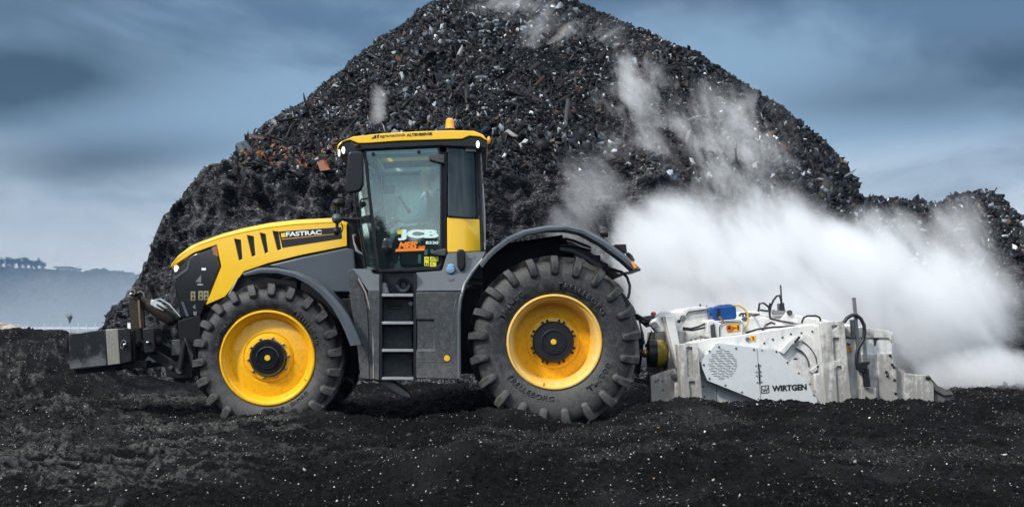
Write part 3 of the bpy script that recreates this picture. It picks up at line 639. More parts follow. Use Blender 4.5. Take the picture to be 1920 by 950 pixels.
def bare_tree(name, px, base_py, Y, h, seed, label, group, spread=0.5, th=1.0):
    r = random.Random(seed); b = W(px, base_py, Y); t = thing(name, label, 'tree', b, group)
    tr = MB(); top = b + Vector((r.uniform(-.05, .05) * h, 0, h * 0.45)); tr.tube([b - Vector((0, 0, h * .1)), b + Vector((0, 0, h * .2)), top], [h * .028 * th, h * .022 * th, h * .014 * th], 6)
    obj('trunk', tr, M['wood'], t); cr = MB()
    def grow(p, d, l, rad, dep):
        q = p + d * l; cr.tube([p, q], [rad, rad * .6], 3, False)
        if dep == 0: return
        for k in range(4 if dep > 1 else 3):
            e = (d + Vector((r.uniform(-1, 1), r.uniform(-1, 1), r.uniform(-.2, .8))) * (spread + .25)).normalized(); grow(p + d * l * r.uniform(.5, 1), e, l * r.uniform(.55, .8), rad * .6, dep - 1)
    for k in range(5):
        d = Vector((r.uniform(-1, 1) * spread * 1.4, r.uniform(-1, 1) * spread, 1)).normalized(); grow(b + Vector((0, 0, h * r.uniform(.2, .42))), d, h * .24, h * .012 * th, 4)
    obj('crown', cr, M['wood'], t); return t
TR = [(-14, 512, 8.2), (2, 508, 7.6), (12, 508, 8.6), (24, 508, 9.2), (36, 508, 8.4), (48, 508, 9.2), (58, 509, 8.0), (68, 509, 9.0), (79, 510, 7.4), (190, 512, 3.6), (182, 512, 3.0), (152, 514, 2.4), (168, 513, 2.2), (205, 513, 2.2)]
names = ['tall bare tree at the very left edge of the hilltop grove', 'bare tree second from the left in the hilltop grove', 'bare tree third from the left in the hilltop grove', 'bare tree fourth from the left in the hilltop grove',
         'bare tree in the middle of the hilltop grove', 'bare tree right of the middle of the hilltop grove', 'thin bare tree third from the right in the grove', 'tall bare tree second from the right in the grove', 'lower bare tree at the right end of the grove',
         'round bare tree right of the hilltop house', 'small bare tree just left of the round one on the ridge', 'small bare tree beside the right end of the hilltop house', 'tiny bare tree between house and round tree', 'small bare tree at the right end of the far ridge']
for k, ((px, py, h), nm) in enumerate(zip(TR, names)):
    bare_tree('bare_tree', px, py + 5, YH - 24 + (k % 3) * 8, h * 4.4, 100 + k, nm, 'bare trees on the distant ridge', .5, 2.6)
bare_tree('bare_tree', 130, 622, 165, 3.4, 300, 'slender bare sapling standing behind the pale fence', None, .12, .5)
M['hwall'] = mat('pale house wall', (0.75, 0.76, 0.78), 0.7); M['hroof'] = mat('slate roof', (0.10, 0.11, 0.13), 0.7); M['pane'] = mat('dark window', (0.03, 0.04, 0.05), 0.15)
ho = thing('hilltop_house', 'pale flat-roofed house standing on the distant hilltop', 'house', W(128, 508, YH - 18))
mb = MB(); mb.pbox(106, 133, 501.5, 510, YH - 18, YH); mb.pbox(133, 147, 504, 511, YH - 20, YH - 2); obj('wall', mb, M['hwall'], ho)
mb = MB(); mb.prism([(97, 501.5), (102, 499.5), (132, 499.5), (136, 501.5)], YH - 20, YH + 2); mb.pbox(132, 149, 502.8, 504, YH - 22, YH); obj('roof', mb, M['hroof'], ho)
for k, (a, b_) in enumerate(((109, 112), (115, 119), (122, 125), (128, 131), (136, 139), (142, 145))):
    obj('window', MB().pbox(a, b_, 504 if k < 4 else 505.5, 506.5 if k < 4 else 508, YH - 18.4 - (2 if k > 3 else 0), YH - 17.5 - (2 if k > 3 else 0)), M['pane'], ho)
M['fence'] = mat('pale galvanised fence', (0.62, 0.68, 0.70), 0.5)
YF = 136.0
fo = thing('mesh_fence', 'pale metal fence with tall posts behind the black berm', 'fence', W(110, 640, YF))
mb = MB(); mb.pbox(-330, 262, 613, 616.0, YF, YF + .1); obj('top_rail', mb, M['fence'], fo)
mb = MB()
for k in range(-80, 64): mb.pbox(k * 4.1, k * 4.1 + .35, 616, 640, YF + .04, YF + .07)
for q in range(6): mb.pbox(-330, 262, 618 + q * 3.6, 618.3 + q * 3.6, YF + .03, YF + .06)
obj('mesh_panel', mb, M['fence'], fo)
for k in range(-18, 16): obj('post', MB().pbox(k * 16 + 2, k * 16 + 3.0, 604 if k % 2 else 607, 641, YF - .06, YF + .02), M['fence'], fo)
mb = MB(); r = random.Random(4)
for k in range(60):
    x = r.uniform(-60, 26); yy = 624 - (26 - x) ** .5 * 1.2 * r.random() - r.random() * 3 * min(1, (26 - x) / 12)
    s = r.uniform(.12, .3); mb.ell(W(x, yy, 30 + r.uniform(0, 2)), s * 1.6, s, s, 5, 4)
o = obj('stone_pile', mb, mat('pale broken stone', (.40, .34, .27), .8, dirt=(.08, .07, .06), damt=.5, dscale=3, bump=.5)); tag(o, 'pale brown broken stone behind the black berm at the left edge', kind='stuff')
# ================================================================== TRACTOR
TO = Vector(((770 - VX) * D / F, 1.4, 0))
T = thing('tractor', 'large yellow and grey tractor with big black tyres parked in front of the heap', 'tractor', TO)

def tyre_mb(Rl, Rt, rr, Wd, nl, seed=0):
    mb = MB(); h = Wd / 2
    prof = [(rr, .075), (rr + .02, .045), (rr + .06, .02), (rr + (Rt - rr) * .40, .0), (rr + (Rt - rr) * .66, .008), (rr + (Rt - rr) * .86, .035), (Rt - .012, .075), (Rt, .13), (Rt + .004, h)]
    full = prof + [(r_, Wd - y) for r_, y in prof[::-1][1:]]
    mb.lathe((0, 0, 0), full, 96)
    def pt(r_, y, th): return Vector((r_ * math.cos(th), y, r_ * math.sin(th)))
    rs = rr + (Rt - rr) * .56
    for side in (0, 1):
        for k in range(nl):
            th0 = 2 * math.pi * (k + (0.5 if side else 0)) / nl + .07
            #          base r,y   top r,y    half width base/top   theta shift
            dR = Rl - Rt
            st = [((rs, .006), (rs + .006, -.012), .022, .012, 0),
                  ((rs + .030, .006), (rs + .040, -.036), .052, .040, 0),
                  ((Rt - .05, .050), (Rt - .030, -.026), .060, .044, 0.0),
                  ((Rt - .01, .08), (Rl - .002, .012), .060, .042, .01),
                  ((Rt, .13), (Rl, .10), .060, .040, .05),
                  ((Rt, h * .75), (Rl + .003, h * .75), .056, .038, .19),
                  ((Rt, h + .03), (Rl + .004, h + .02), .052, .036, .30)]
            loops = []
            for (b, t, wb, wt, sh) in st:
                def P_(q, wv, sg):
                    r_, y = q; y = Wd - y if side else y
                    return pt(r_, y, th0 + sh + sg * wv / r_)
                loops.append([P_(b, wb, -1), P_(t, wt, -1), P_(t, wt, 1), P_(b, wb, 1)])
            mb.loft(loops)
    return mb
def circ_text(s, r0, th_mid, h, wd, parent, y, mt, up_out=True, flip=False):
    cu = bpy.data.curves.new("txt", 'FONT'); cu.body = s; cu.resolution_u = 2; cu.offset = .02
    to = bpy.data.objects.new("txt", cu); col.objects.link(to); bpy.context.view_layer.update()
    me = bpy.data.meshes.new_from_object(to.evaluated_get(bpy.context.evaluated_depsgraph_get())); bpy.data.objects.remove(to)
    bm = bmesh.new(); bm.from_mesh(me); bmesh.ops.triangulate(bm, faces=bm.faces)
    ex = bmesh.ops.extrude_face_region(bm, geom=bm.faces[:]); nv = set(v for v in ex['geom'] if isinstance(v, bmesh.types.BMVert))
    xs = [v.co.x for v in bm.verts]; ys = [v.co.y for v in bm.verts]; x0, x1, y0, y1 = min(xs), max(xs), min(ys), max(ys)
    for v in bm.verts:
        a = ((v.co.x - x0) / (x1 - x0) - .5) * wd; b = (v.co.y - y0) / (y1 - y0) * h
        rr = r0 + b if not flip else r0 + h - b
        th = th_mid - a if not flip else th_mid + a
        yy = y - (0.007 if v in nv else -0.004)
        v.co = Vector((rr * math.cos(th), yy, rr * math.sin(th)))
    bmesh.ops.recalc_face_normals(bm, faces=bm.faces)
    m2 = bpy.data.meshes.new('tyre_lettering'); bm.to_mesh(m2); bm.free(); m2.materials.append(mt)
    o = bpy.data.objects.new('tyre_lettering', m2); col.objects.link(o); o.parent = parent; return o
def wheel(px, py, Y, Rl, Rt, rr, Wd, nl, front):
    c = W(px, py, Y); c.y = Y
    e = thing('wheel', None, None, c, parent=T)
    ty = obj('tyre', tyre_mb(Rl, Rt, rr, Wd, nl), M['rubber'], e, bevel=.006, seg=1, local=True, angle=42)
    mb = MB(); dd, dr, hr, hy = (.17, .468, .215, .055) if front else (.36, .455, .242, .20)
    lip = [(rr + .018, .078), (rr + .018, .040), (rr + .008, .026), (rr - .006, .024), (rr - .014, .034), (rr - .020, .062), (rr - .040, .075), (rr - .052, .10), (dr + .012, dd - .012)]
    mb.lathe((0, 0, 0), lip, 96)
    mb.lathe((0, 0, 0), [(rr + .018, .078), (rr - .03, .12), (rr - .05, Wd - .1), (rr + .01, Wd - .06)], 96)
    obj('rim', mb, M['rimlip'] if not front else M['rim'], e, local=True)
    mb = MB()
    if front: pr = [(dr + .014, dd - .010), (dr + .002, dd + .004), (dr - .01, dd), (.33, dd - .02), (.315, dd - .022), (.30, dd - .012), (.29, dd - .03), (.265, dd - .055), (.20, dd - .06)]
    else: pr = [(dr + .014, dd - .010), (dr + .002, dd + .004), (dr - .01, dd), (.36, dd - .01), (.345, dd - .02), (.33, dd - .012), (.315, dd - .03), (.29, dd - .045), (.20, dd - .05)]
    mb.lathe((0, 0, 0), pr, 96); obj('wheel_disc', mb, M['rim'], e, local=True)
    mb = MB(); ym = dd - .055
    mb.lathe((0, 0, 0), [(hr + .012, ym + .01), (hr + .012, ym - .02), (hr, ym - .03), (hr, hy + .02), (hr - .018, hy), (hr * .66, hy), (hr * .65, hy - .008), (hr * .60, hy - .012), (hr * .58, hy + .006), (.0001, hy + .006)], 64)
    for k in range(6):
        a = k * math.pi / 3 + .4; mb.disc((hr * .46 * math.cos(a) * 1.0, 0, hr * .46 * math.sin(a)), .008, hy - .004, hy + .01, 6)
    hb = obj('hub', mb, M['black'] if not front else M['gloss'], e, local=True)
    obj('hub_cap', MB().lathe((0, 0, 0), [(.0001, hy - .012), (.030, hy - .012), (.036, hy - .004), (.036, hy + .01)], 24), M['yellow'], e, local=True)
    nb = 10 if front else 16
    for k in range(nb):
        a = 2 * math.pi * (k + .15) / 10 if front else 2 * math.pi * ((k // 2) + .5) / 8 + (-.115 if k % 2 else .115)
        rb = .246 if front else .272
        mb = MB(); x, z = rb * math.cos(a), rb * math.sin(a)
        mb.lathe((x, 0, z), [(.0001, ym - .035), (.009, ym - .033), (.011, ym - .02), (.016, ym - .018), (.017, ym + .01)], 6)
        obj('wheel_nut', mb, M['steel'] if front else M['black'], e, local=True)
    ym2 = rr + (Rt - rr) * .22
    if front:
        circ_text('TRELLEBORG', rr + .045, R(-62), .055, .78, e, .012, M['rubber'], flip=True)
        circ_text('TRELLEBORG', rr + .045, R(38), .055, .78, e, .012, M['rubber'])
        circ_text('600/70R30', rr + .045, R(150), .045, .6, e, .012, M['rubber'])
    else:
        circ_text('TRELLEBORG', rr + .085, R(-118), .075, .95, e, .006, M['rubber'], flip=True)
        circ_text('TM900', rr + .10, R(-38), .08, .62, e, .006, M['rubber'], flip=True)
        circ_text('TRELLEBORG', rr + .085, R(58), .075, 1.0, e, .006, M['rubber'])
        circ_text('TM900', rr + .10, R(140), .08, .62, e, .006, M['rubber'])
    # valve
    mb = MB(); a = R(-30) if front else R(-104); mb.tube([((rr - .05) * math.cos(a), .07, (rr - .05) * math.sin(a)), ((rr - .015) * math.cos(a), .03, (rr - .015) * math.sin(a))], .005, 5)
    obj('valve', mb, M['black'], e, local=True)
    return e
wf = wheel(500, 671, 0.0, .905, .855, .560, .62, 22, True); wf.rotation_euler = (0, R(0), 0)
wr = wheel(1040, 641, 0.0, 1.045, .985, .560, .74, 21, False)
def copy_far(e, Yn):
    c = e.copy(); col.objects.link(c); c.parent = T; ORG[c.name] = Vector((ORG[e.name].x, Yn, ORG[e.name].z))
    c.location = ORG[c.name] - TO; c.rotation_euler = (0, 0, math.pi)
    for ch in list(e.children):
        d = ch.copy(); col.objects.link(d); d.parent = c
copy_far(wf, 2.78); copy_far(wr, 2.80)

# ---- chassis
mb = MB(); mb.pbox(372, 1175, 585, 668, 1.05, 1.75); mb.pbox(350, 480, 600, 690, 1.0, 1.8)
mb.prism([(640, 560), (900, 540), (900, 700), (640, 700)], .75, 2.05)
mb.tube([W(506, 668, .3), W(506, 668, 2.5)], .12, 12); mb.tube([W(1042, 641, .4), W(1042, 641, 2.4)], .17, 14)
mb.prism([(905, 480), (1060, 445), (1120, 560), (1120, 660), (905, 680)], .82, 1.98)
obj('chassis', mb, M['chassis'], T, bevel=.012)
mb = MB(); mb.pbox(672, 706, 700, 712, .5, 1.0); mb.prism([(672, 690), (700, 690), (765, 735), (770, 745), (755, 742), (690, 706)], .62, .95)
obj('belly_guard', mb, M['steel'], T, bevel=.006)

# ---- bonnet
HY0, HY1 = .95, 1.85
top = [(319, 491), (328, 476), (350, 461), (371, 452.5), (414, 437.5), (452, 427.5), (502, 417.5), (553, 411.8), (623, 408.2), (649, 417)]
low = [(320, 501), (333, 485), (352, 472), (372, 461), (414, 446.5), (452, 437), (502, 427.5), (553, 421.5), (623, 417.5), (650, 424)]
side = low + [(651, 461), (565, 478), (502, 493.5), (457, 509), (434, 541), (422, 556), (386, 571.5), (415, 499), (411, 481), (406, 458.5), (363, 474)]
mb = MB(); mb.prism(side, HY0, HY1); bon = obj('bonnet', mb, M['yellow'], T, bevel=.006)
vents = [[(439, 447), (451.6, 449.5), (454.6, 485), (448, 489)], [(463, 440.6), (475.6, 443), (479, 478.5), (472, 481.6)], [(487, 436), (498, 438.6), (502.7, 472), (496.6, 476)], [(511, 432.6), (522, 434), (527.4, 467), (520, 469.7)]]
cm = MB()
for v in vents: cm.prism(v, HY0 - .05, HY0 + .07, HY0)
cut(bon, cm, TO)
for v in vents: obj('bonnet_vent', MB().prism(v, HY0 + .045, HY0 + .068, HY0), M['ink'], T)
mb = MB(); L1 = []
for (tx, ty), (lx, ly) in zip(top, low):
    a = W(lx, ly, HY0); b = W((tx + lx) / 2, ly - (ly - ty) * .72, HY0 + .05); c = W(tx, ty, HY0 + .14); zc = c.z + .012
    x = a.x
    L1.append([Vector((x, HY0 - .002, a.z)), Vector((x, HY0 - .004, a.z + .012)), Vector((x, HY0 + .045, b.z)), Vector((x, HY0 + .14, c.z)), Vector((x, 1.4, zc)), Vector((x, HY1 - .14, c.z)), Vector((x, HY1 - .045, b.z)), Vector((x, HY1 + .004, a.z + .012)), Vector((x, HY1 + .002, a.z)), Vector((x, 1.4, a.z - .005))])
mb.loft(L1); obj('bonnet_top', mb, M['yellow'], T, angle=50)
# grille block at the nose
mb = MB(); mb.prism([(325, 510), (360, 476), (406, 460), (409, 481), (413, 499), (385, 570), (378, 591), (338, 596), (326, 532)], HY0 + .015, HY1 - .015, HY0)
obj('grille', mb, M['gloss'], T, bevel=.02)
mb = MB(); mb.prism([(325.5, 520), (349, 503), (353, 488), (356, 488), (353, 506), (327, 524)], HY0 + .005, HY0 + .03, HY0); obj('grille_trim', mb, M['grey'], T, bevel=.003)
mb = MB(); mb.prism([(339, 565), (343, 565), (354, 592), (349, 593)], HY0 + .006, HY0 + .03, HY0); obj('grille_trim', mb, M['grey'], T)
for q in ([(366, 528), (377, 515), (376.5, 529)], [(361, 575), (366, 570), (366, 580)], [(362, 584), (369, 583), (368, 591), (363, 591)]): obj('grille_badge', MB().prism(q, HY0 + .007, HY0 + .02, HY0), M['steel'], T)
obj('headlight', MB().ell(W(331, 504, HY0 + .045), .030, .05, .048), M['lamp'], T)
obj('headlight', MB().ell(W(331, 504, HY0 + .045) + Vector((0, .82, 0)), .030, .05, .048), M['lamp'], T)
for (x0, x1, y0, y1) in ((357.5, 366, 546, 563), (372, 380.5, 545, 562), (382, 391, 545, 562)):
    s = obj('warning_sticker', MB().pbox(x0, x1, y0, y1, HY0 + .008, HY0 + .02), M['stickerd'], T)
    xm = (x0 + x1) / 2
    obj('warning_symbol', MB().prism([(x0 + 1.4, y0 + 7), (xm, y0 + 2), (x1 - 1.4, y0 + 7)], HY0 + .006, HY0 + .009), M['ink'], s)
    obj('warning_symbol', MB().prism([(x0 + 1.6, y1 - 2), (xm - 1, y1 - 7), (xm + 2, y1 - 7), (x1 - 2, y1 - 2)], HY0 + .006, HY0 + .009), M['ink'], s)
obj('grille_badge', MB().pbox(378, 386, 502, 506.5, HY0 + .008, HY0 + .016), M['letter'], T)
text('AdBlue', 370, 534.5, 3, 11, HY0 + .012, M['letter'], T)
mb = MB(); mb.prism([(402, 461.5), (405.6, 460.2), (409, 481), (400, 477), (396.5, 464)], HY0 + .008, HY0 + .03, HY0)
obj('side_marker', mb, mat('rusty marker', (.30, .12, .07), .4), T)
# decal
DY = HY0 - .003
dec = obj('bonnet_decal', MB().prism([(522.5, 434), (640, 425.5), (641, 447), (529.5, 464.4)], DY, HY0 + .004, HY0), M['decal'], T)
text('FASTRAC', 536.5, 443.6, 8.6, 67, DY - .001, M['letter'], T, bold=.035, rot=R(3.6))
obj('bonnet_badge', MB().prism([(527, 437.3), (535, 436.6), (535.4, 444.2), (527.4, 444.9)], DY - .004, DY, DY), M['yellow'], T)
obj('decal_stripe', MB().prism([(528.5, 447.8), (630, 438), (630, 439), (528.7, 449)], DY - .003, DY, DY), M['ostick'], T)
# ---- engine side panel and front mudguard
mb = MB(); mb.prism([(503, 497), (565, 482), (651, 464.5), (664, 468), (672, 548), (612, 548), (575, 521), (545, 508)], .90, 1.90); obj('engine_cover', mb, M['grey'], T, bevel=.02)
mb = MB(); mb.prism([(457, 511), (502, 496.5), (565, 481), (651, 463), (651, 466), (566, 484), (503, 500), (458, 514)], .93, 1.87, .93); obj('trim_strip', mb, M['black'], T)
mb = MB(); mb.prism([(434, 544), (458, 514), (640, 540), (640, 600), (560, 640), (420, 600), (415, 565)], 1.0, 1.8); obj('engine_block', mb, M['chassis'], T)
mb = MB(); mb.tube([W(447, 520, .9), W(438, 538, .9), W(405, 590, .9)], .012, 6); obj('pipe', mb, M['steel'], T)
def arc(o_, i_, Y0, Y1, name, mt, bev=.01, lab=None):
    n = len(o_); mb = MB(); loops = []
    for (ox, oy), (ix, iy) in zip(o_, i_):
        A = W(ox, oy, Y0 + .035); B = W(ix, iy, Y0); m_ = W(ox * .55 + ix * .45, oy * .55 + iy * .45, Y0)
        th = (A - B); th.y = 0; d_ = th.normalized() * .022
        loops.append([Vector((A.x, Y0 + .04, A.z)), Vector((m_.x, Y0, m_.z)), Vector((B.x, Y0 + .004, B.z)), Vector((B.x + d_.x * .4, Y0 + .03, B.z + d_.z * .4)), Vector((A.x - d_.x, Y0 + .06, A.z - d_.z)), Vector((A.x - d_.x, Y1, A.z - d_.z)), Vector((A.x, Y1, A.z))])
    mb.loft(loops); return obj(name, mb, mt, T, angle=40, label=lab)
arc([(454.5, 512), (485, 501.5), (515, 501), (549, 507), (582, 520), (609, 539), (636, 567.5), (652, 590), (665, 616), (677, 645)],
    [(458, 517), (488, 511), (519, 511.5), (550, 518.5), (577, 532), (601, 551), (622, 575), (635, 597), (646, 620), (657, 648)], -.03, .62, 'mudguard', M['grey'])
o_far = arc([(454.5, 512), (485, 501.5), (515, 501), (549, 507), (582, 520), (609, 539), (636, 567.5), (652, 590), (665, 616), (677, 645)],
    [(458, 517), (488, 511), (519, 511.5), (550, 518.5), (577, 532), (601, 551), (622, 575), (635, 597), (646, 620), (657, 648)], -.03, .62, 'mudguard', M['grey'])
o_far.scale = (1, -1, 1); o_far.location = (0, 2 * (1.4 - TO.y), 0)
obj('mudguard_bracket', MB().tube([W(560, 512, .35), W(560, 560, .5), W(560, 610, 1.1)], .03, 8), M['chassis'], T)
obj('mudguard_bracket', MB().tube([W(657, 562, .3), W(664, 640, .3)], .03, 6), M['chassis'], T)

# ---- rear mudguard: broad wing with dark underside
ro = [(899, 494), (911, 477), (926, 463), (952, 443.5), (982, 430.5), (1025, 422.5), (1064, 421.5), (1095, 428), (1134, 449), (1177, 481), (1201, 503.5)]
ri = [(904, 502), (917, 485), (932, 471), (957, 452.5), (985, 440), (1026, 432), (1063, 430.5), (1092, 437.5), (1129, 458.5), (1170, 490), (1190, 508)]
arc(ro, ri, .02, .86, 'rear_mudguard', M['grey'], lab='wide arched grey wing over the rear wheel')
of2 = arc(ro, ri, .02, .86, 'rear_mudguard', M['grey']); of2.scale = (1, -1, 1); of2.location = (0, 2 * (1.4 - TO.y), 0)
mb = MB(); mb.prism([(1190, 507), (1201, 503), (1201.5, 507), (1172, 512.5), (1169, 510)], .03, .86, .03); obj('mudguard_tip', mb, M['black'], T, bevel=.004)
obj('reflector', MB().prism([(1182.5, 491), (1187.5, 489.8), (1194.5, 501), (1189, 504)], -.002, .03, .02), M['reflector'], T, bevel=.003)
# worklamp and sockets standing on the wing
mb = MB(); mb.lathe(W(1132, 437, .45), [(.0001, -.05), (.03, -.045), (.05, .0), (.055, .05), (.0001, .06)], 16, 'X'); mb.tube([W(1130, 448, .45), W(1131, 438, .45)], .015, 6); obj('work_lamp', mb, M['black'], T)
mb = MB(); mb.prism([(1153, 458), (1174, 457.5), (1176, 474), (1168, 472)], .3, .7); obj('socket_box', mb, M['black'], T, bevel=.008)
obj('tail_lamp', MB().prism([(1178, 472), (1186, 478), (1191, 489), (1185, 488)], .3, .6), M['greylow'], T, bevel=.006)
# hoses and rail under the wing
for k, pts in enumerate(([(1052, 449), (1062, 447.5), (1078, 452), (1092, 458), (1108, 464)], [(1052, 461), (1070, 461), (1088, 465), (1108, 470)], [(1052, 472), (1068, 473), (1084, 478), (1091, 483)])):
    obj('hose', MB().tube([W(x, y, .55 + k * .08) for x, y in pts], .016, 8), M['hose'], T)
mb = MB(); mb.prism([(1050, 462), (1075, 465), (1092, 473), (1115, 487), (1136, 500), (1128, 508), (1100, 488), (1075, 474), (1050, 470)], .35, .42); obj('wing_stay', mb, M['greylow'], T, bevel=.01)
obj('valve_box', MB().pbox(1108, 1126, 478, 492, .5, .6), M['black'], T, bevel=.01)
mb = MB(); mb.ell(W(1133, 499, .38), .05, .05, .045); obj('hose_coupling', mb, M['black'], T)
obj('hose', MB().tube([W(x, y, .36) for x, y in ((1128, 506), (1150, 505), (1166, 510), (1176, 520), (1181, 535), (1180, 550), (1177, 560))], .018, 8), M['hose'], T)
mb = MB(); mb.prism([(905, 462), (1055, 440), (1055, 480), (1010, 560), (905, 600)], .86, .95); obj('inner_wing', mb, M['chassis'], T)

# ---- steps and tank panels
PY = .06
mb = MB(); mb.prism([(661, 547, PY), (712, 547, PY), (711, 712.6, PY), (675, 708.5, PY)], .62); mb_ = mb
obj('step_panel', MB().prism([(690, 545), (712, 545), (711, 712.6), (703, 711), (700, 640), (694, 590)], PY, .6), M['greylow'], T, bevel=.008)  # upright face in a darker grey than the shoulder: dimmer light painted in
obj('step_panel', MB().prism([(660, 503.5, PY + .20), (694, 503.5, PY + .20), (699, 512.5, PY + .17), (712, 514, PY + .165), (712, 545, PY), (690, 545, PY), (679, 528, PY + .09)], .6), M['grey'], T, bevel=.008)
# dirty channel behind the front wheel: three ribs
mb = MB(); rib = [(652, 507), (660, 504), (676, 522), (688, 545), (697, 580), (702, 620), (704, 712), (675, 709), (668, 640), (655, 560)]
mb.prism(rib, PY + .10, .62, PY + .05); obj('splash_guard', mb, M['rusty'] if False else M['greylow'], T, bevel=.008)
for k, (dx, mt) in enumerate(((0, 'edge'), (-10, 'greylow'), (-20, 'greylow'))):
    pts = [(672 + dx * .3, 522 + k * 4), (686 + dx * .55, 548), (696 + dx * .8, 585), (700 + dx, 625), (701 + dx, 709)]
    obj('guard_rib', MB().tube([W(x, y, PY + .085 + .02 * k) for x, y in pts], .013 + .004 * (k > 0), 6), M[mt] if k else mat('dusty rib', (.30, .25, .22), .6, dirt=(.1, .1, .1), damt=.4), T)
# right panel, lower vertical face then leaning shoulder
low_r = [(780, 547), (868, 547), (864, 562), (861, 590), (859, 711), (780.5, 709)]
tank = obj('tank_panel', MB().prism(low_r, PY, .75), M['greylow'], T, bevel=.012)  # dirty, and darker than the leaning shoulder to paint in its weaker light
obj('tank_panel', MB().prism([(780, 510.5, PY + .17), (829, 507, PY + .18), (838.5, 474, PY + .26), (912, 471, PY + .26), (905, 486, PY + .23), (884, 512, PY + .16), (872, 533, PY + .06), (867.5, 545.5, PY + .003), (780, 545.5, PY + .003)], .80), M['grey'], T, bevel=.012)
cm = MB(); cm.prism([(780, 599), (814, 599), (814, 656), (780, 656)], PY - .05, PY + .025, PY); cut(tank, cm, TO)
obj('panel_seam', MB().tube([W(781, 678, PY), W(840, 677, PY), W(846, 672, PY), W(847, 600, PY), W(855, 562, PY), W(874, 530, PY + .09)], .004, 6), M['grey'], T)
obj('arch_lip', MB().tube([W(861, 709, PY), W(860.5, 590, PY), W(863, 562, PY), (W(871, 533, PY + .05)), W(884, 512, PY + .13), W(905, 486, PY + .16)], .022, 8), M['grey'], T)
obj('marker_disc', MB().disc(W(838, 671, PY), .036, -.008, .01, 24), M['yellow'], T)
obj('filler_cap', MB().lathe(W(845, 505, PY + .17), [(.0001, -.05), (.045, -.045), (.056, -.02), (.056, .03), (.07, .035), (.07, .06)], 24), M['capblue'], T)
obj('panel_grip', MB().prism([(856, 472), (859, 467), (869, 467), (872, 472), (873, 497), (869, 505), (862, 507), (857, 499)], PY + .13, PY + .35), M['black'], T, bevel=.03)
obj('panel_sticker', MB().pbox(877, 890, 478, 484, PY + .225, PY + .25), M['steel'], T)
obj('fuel_sticker', MB().pbox(842, 850, 520, 525, PY + .085, PY + .12), M['steel'], T)
# ladder
mb = MB(); mb.pbox(712, 780, 512, 710, .42, .5); mb.pbox(712, 716, 512, 712, PY + .01, .45); mb.pbox(775.5, 780, 512, 712, PY + .01, .45); obj('step_well', mb, M['black'], T)
for y0, y1 in ((559, 601), (609, 652), (661, 704)): obj('kick_plate', MB().pbox(719, 773, y0, y1, .36, .425), M['greylow'], T, bevel=.006)
for y in (551, 603, 654.5, 707):
    mb = MB(); mb.pbox(716, 775, y, y + 4.6, PY, .40)
    for k in range(17): mb.prism([(717.5 + k * 3.35, y + .5), (719 + k * 3.35, y - 1.5), (720.5 + k * 3.35, y + .5)], PY, .38)
    obj('step', mb, M['edge'] if False else mat('step metal', (.36, .37, .37), .4, metal=.5, dirt=(.06, .055, .05), damt=.35, dscale=20), T, bevel=.003)
mb = MB(); mb.lathe(W(756.6, 534, .25), [(.0001, -.02), (.03, -.02), (.055, -.05), (.085, -.055), (.09, -.03), (.088, .12)], 32); obj('air_tank', mb, M['gloss'], T)
obj('step_socket', MB().lathe(W(770, 569, .36), [(.0001, -.01), (.012, -.01), (.014, -.025), (.027, -.025), (.028, .01)], 20), M['steel'], T)
obj('kick_latch', MB().pbox(727, 754, 573, 579, .34, .38), M['ink'], T, bevel=.01)
obj('step_bracket', MB().prism([(717, 530), (723, 530), (729, 548), (717, 550)], .15, .3), M['steel'], T)

# ================================================================== CAB
CY0, CY1 = .40, 2.36
mb = MB(); mb.prism([(698, 509), (829, 506), (838, 476), (905, 470), (905, 520), (700, 530)], CY0 + .12, CY1 - .1, CY0); obj('cab_floor', mb, M['black'], T)
Af = [(680, 278), (686, 278), (711, 503), (705, 507)]
for yy in (CY0, CY1 - .06):
    mb = MB(); mb.prism(Af, yy, yy + .06, CY0); mb.prism([(823, 272), (838.5, 272), (838.5, 475), (829, 505), (823.5, 505)], yy + .02, yy + .10, CY0)
    obj('cab_pillar', mb, M['black'], T, bevel=.008)
# door: frame + pane
mb = MB(); g = [(686, 283), (820, 277), (825.5, 300), (825, 494), (820, 499), (716, 505), (711, 501)]
fo_ = [(681, 279), (824, 272), (829, 300), (829, 496), (823, 505.5), (712, 510), (705, 505)]
lp = []
for a, b in zip(fo_, g):
    A = W(*a, CY0 - .03); B = W(*b, CY0 - .03)
    lp.append([A, B, Vector((B.x, CY0 + .01, B.z)), Vector((A.x, CY0 + .01, A.z))])
lp.append(lp[0]); mb.loft(lp, True, False); door = obj('door', mb, M['black'], T, bevel=.004)
pane = obj('door_glass', MB().prism(g, CY0 - .014, CY0 - .008), M['glass'], door)
GYD = CY0 - .016
text('JCB', 745.8, 450.6, 20.5, 76.5, GYD, M['letterjcb'], door, bold=.06)
obj('door_badge', MB().pbox(745, 754, 431, 438.7, GYD - .004, GYD), M['stickerd'] if False else M['sticker'], door)
text('8330', 798, 457.6, 5.6, 24, GYD, M['letterjcb'], door, bold=.03)
text('MEIS', 746.5, 467.5, 14, 37, GYD, M['orange'], door, bold=.05, shear=.35, rot=R(1.5))
text('GmbH', 784.5, 465.6, 5.6, 13, GYD, M['orange'], door, bold=.03, shear=.3, rot=R(1.5))
obj('door_stripe', MB().prism([(742.5, 466.7), (797, 465.2), (795, 469.6), (741, 471.6)], GYD - .003, GYD, GYD), M['orange'], door)
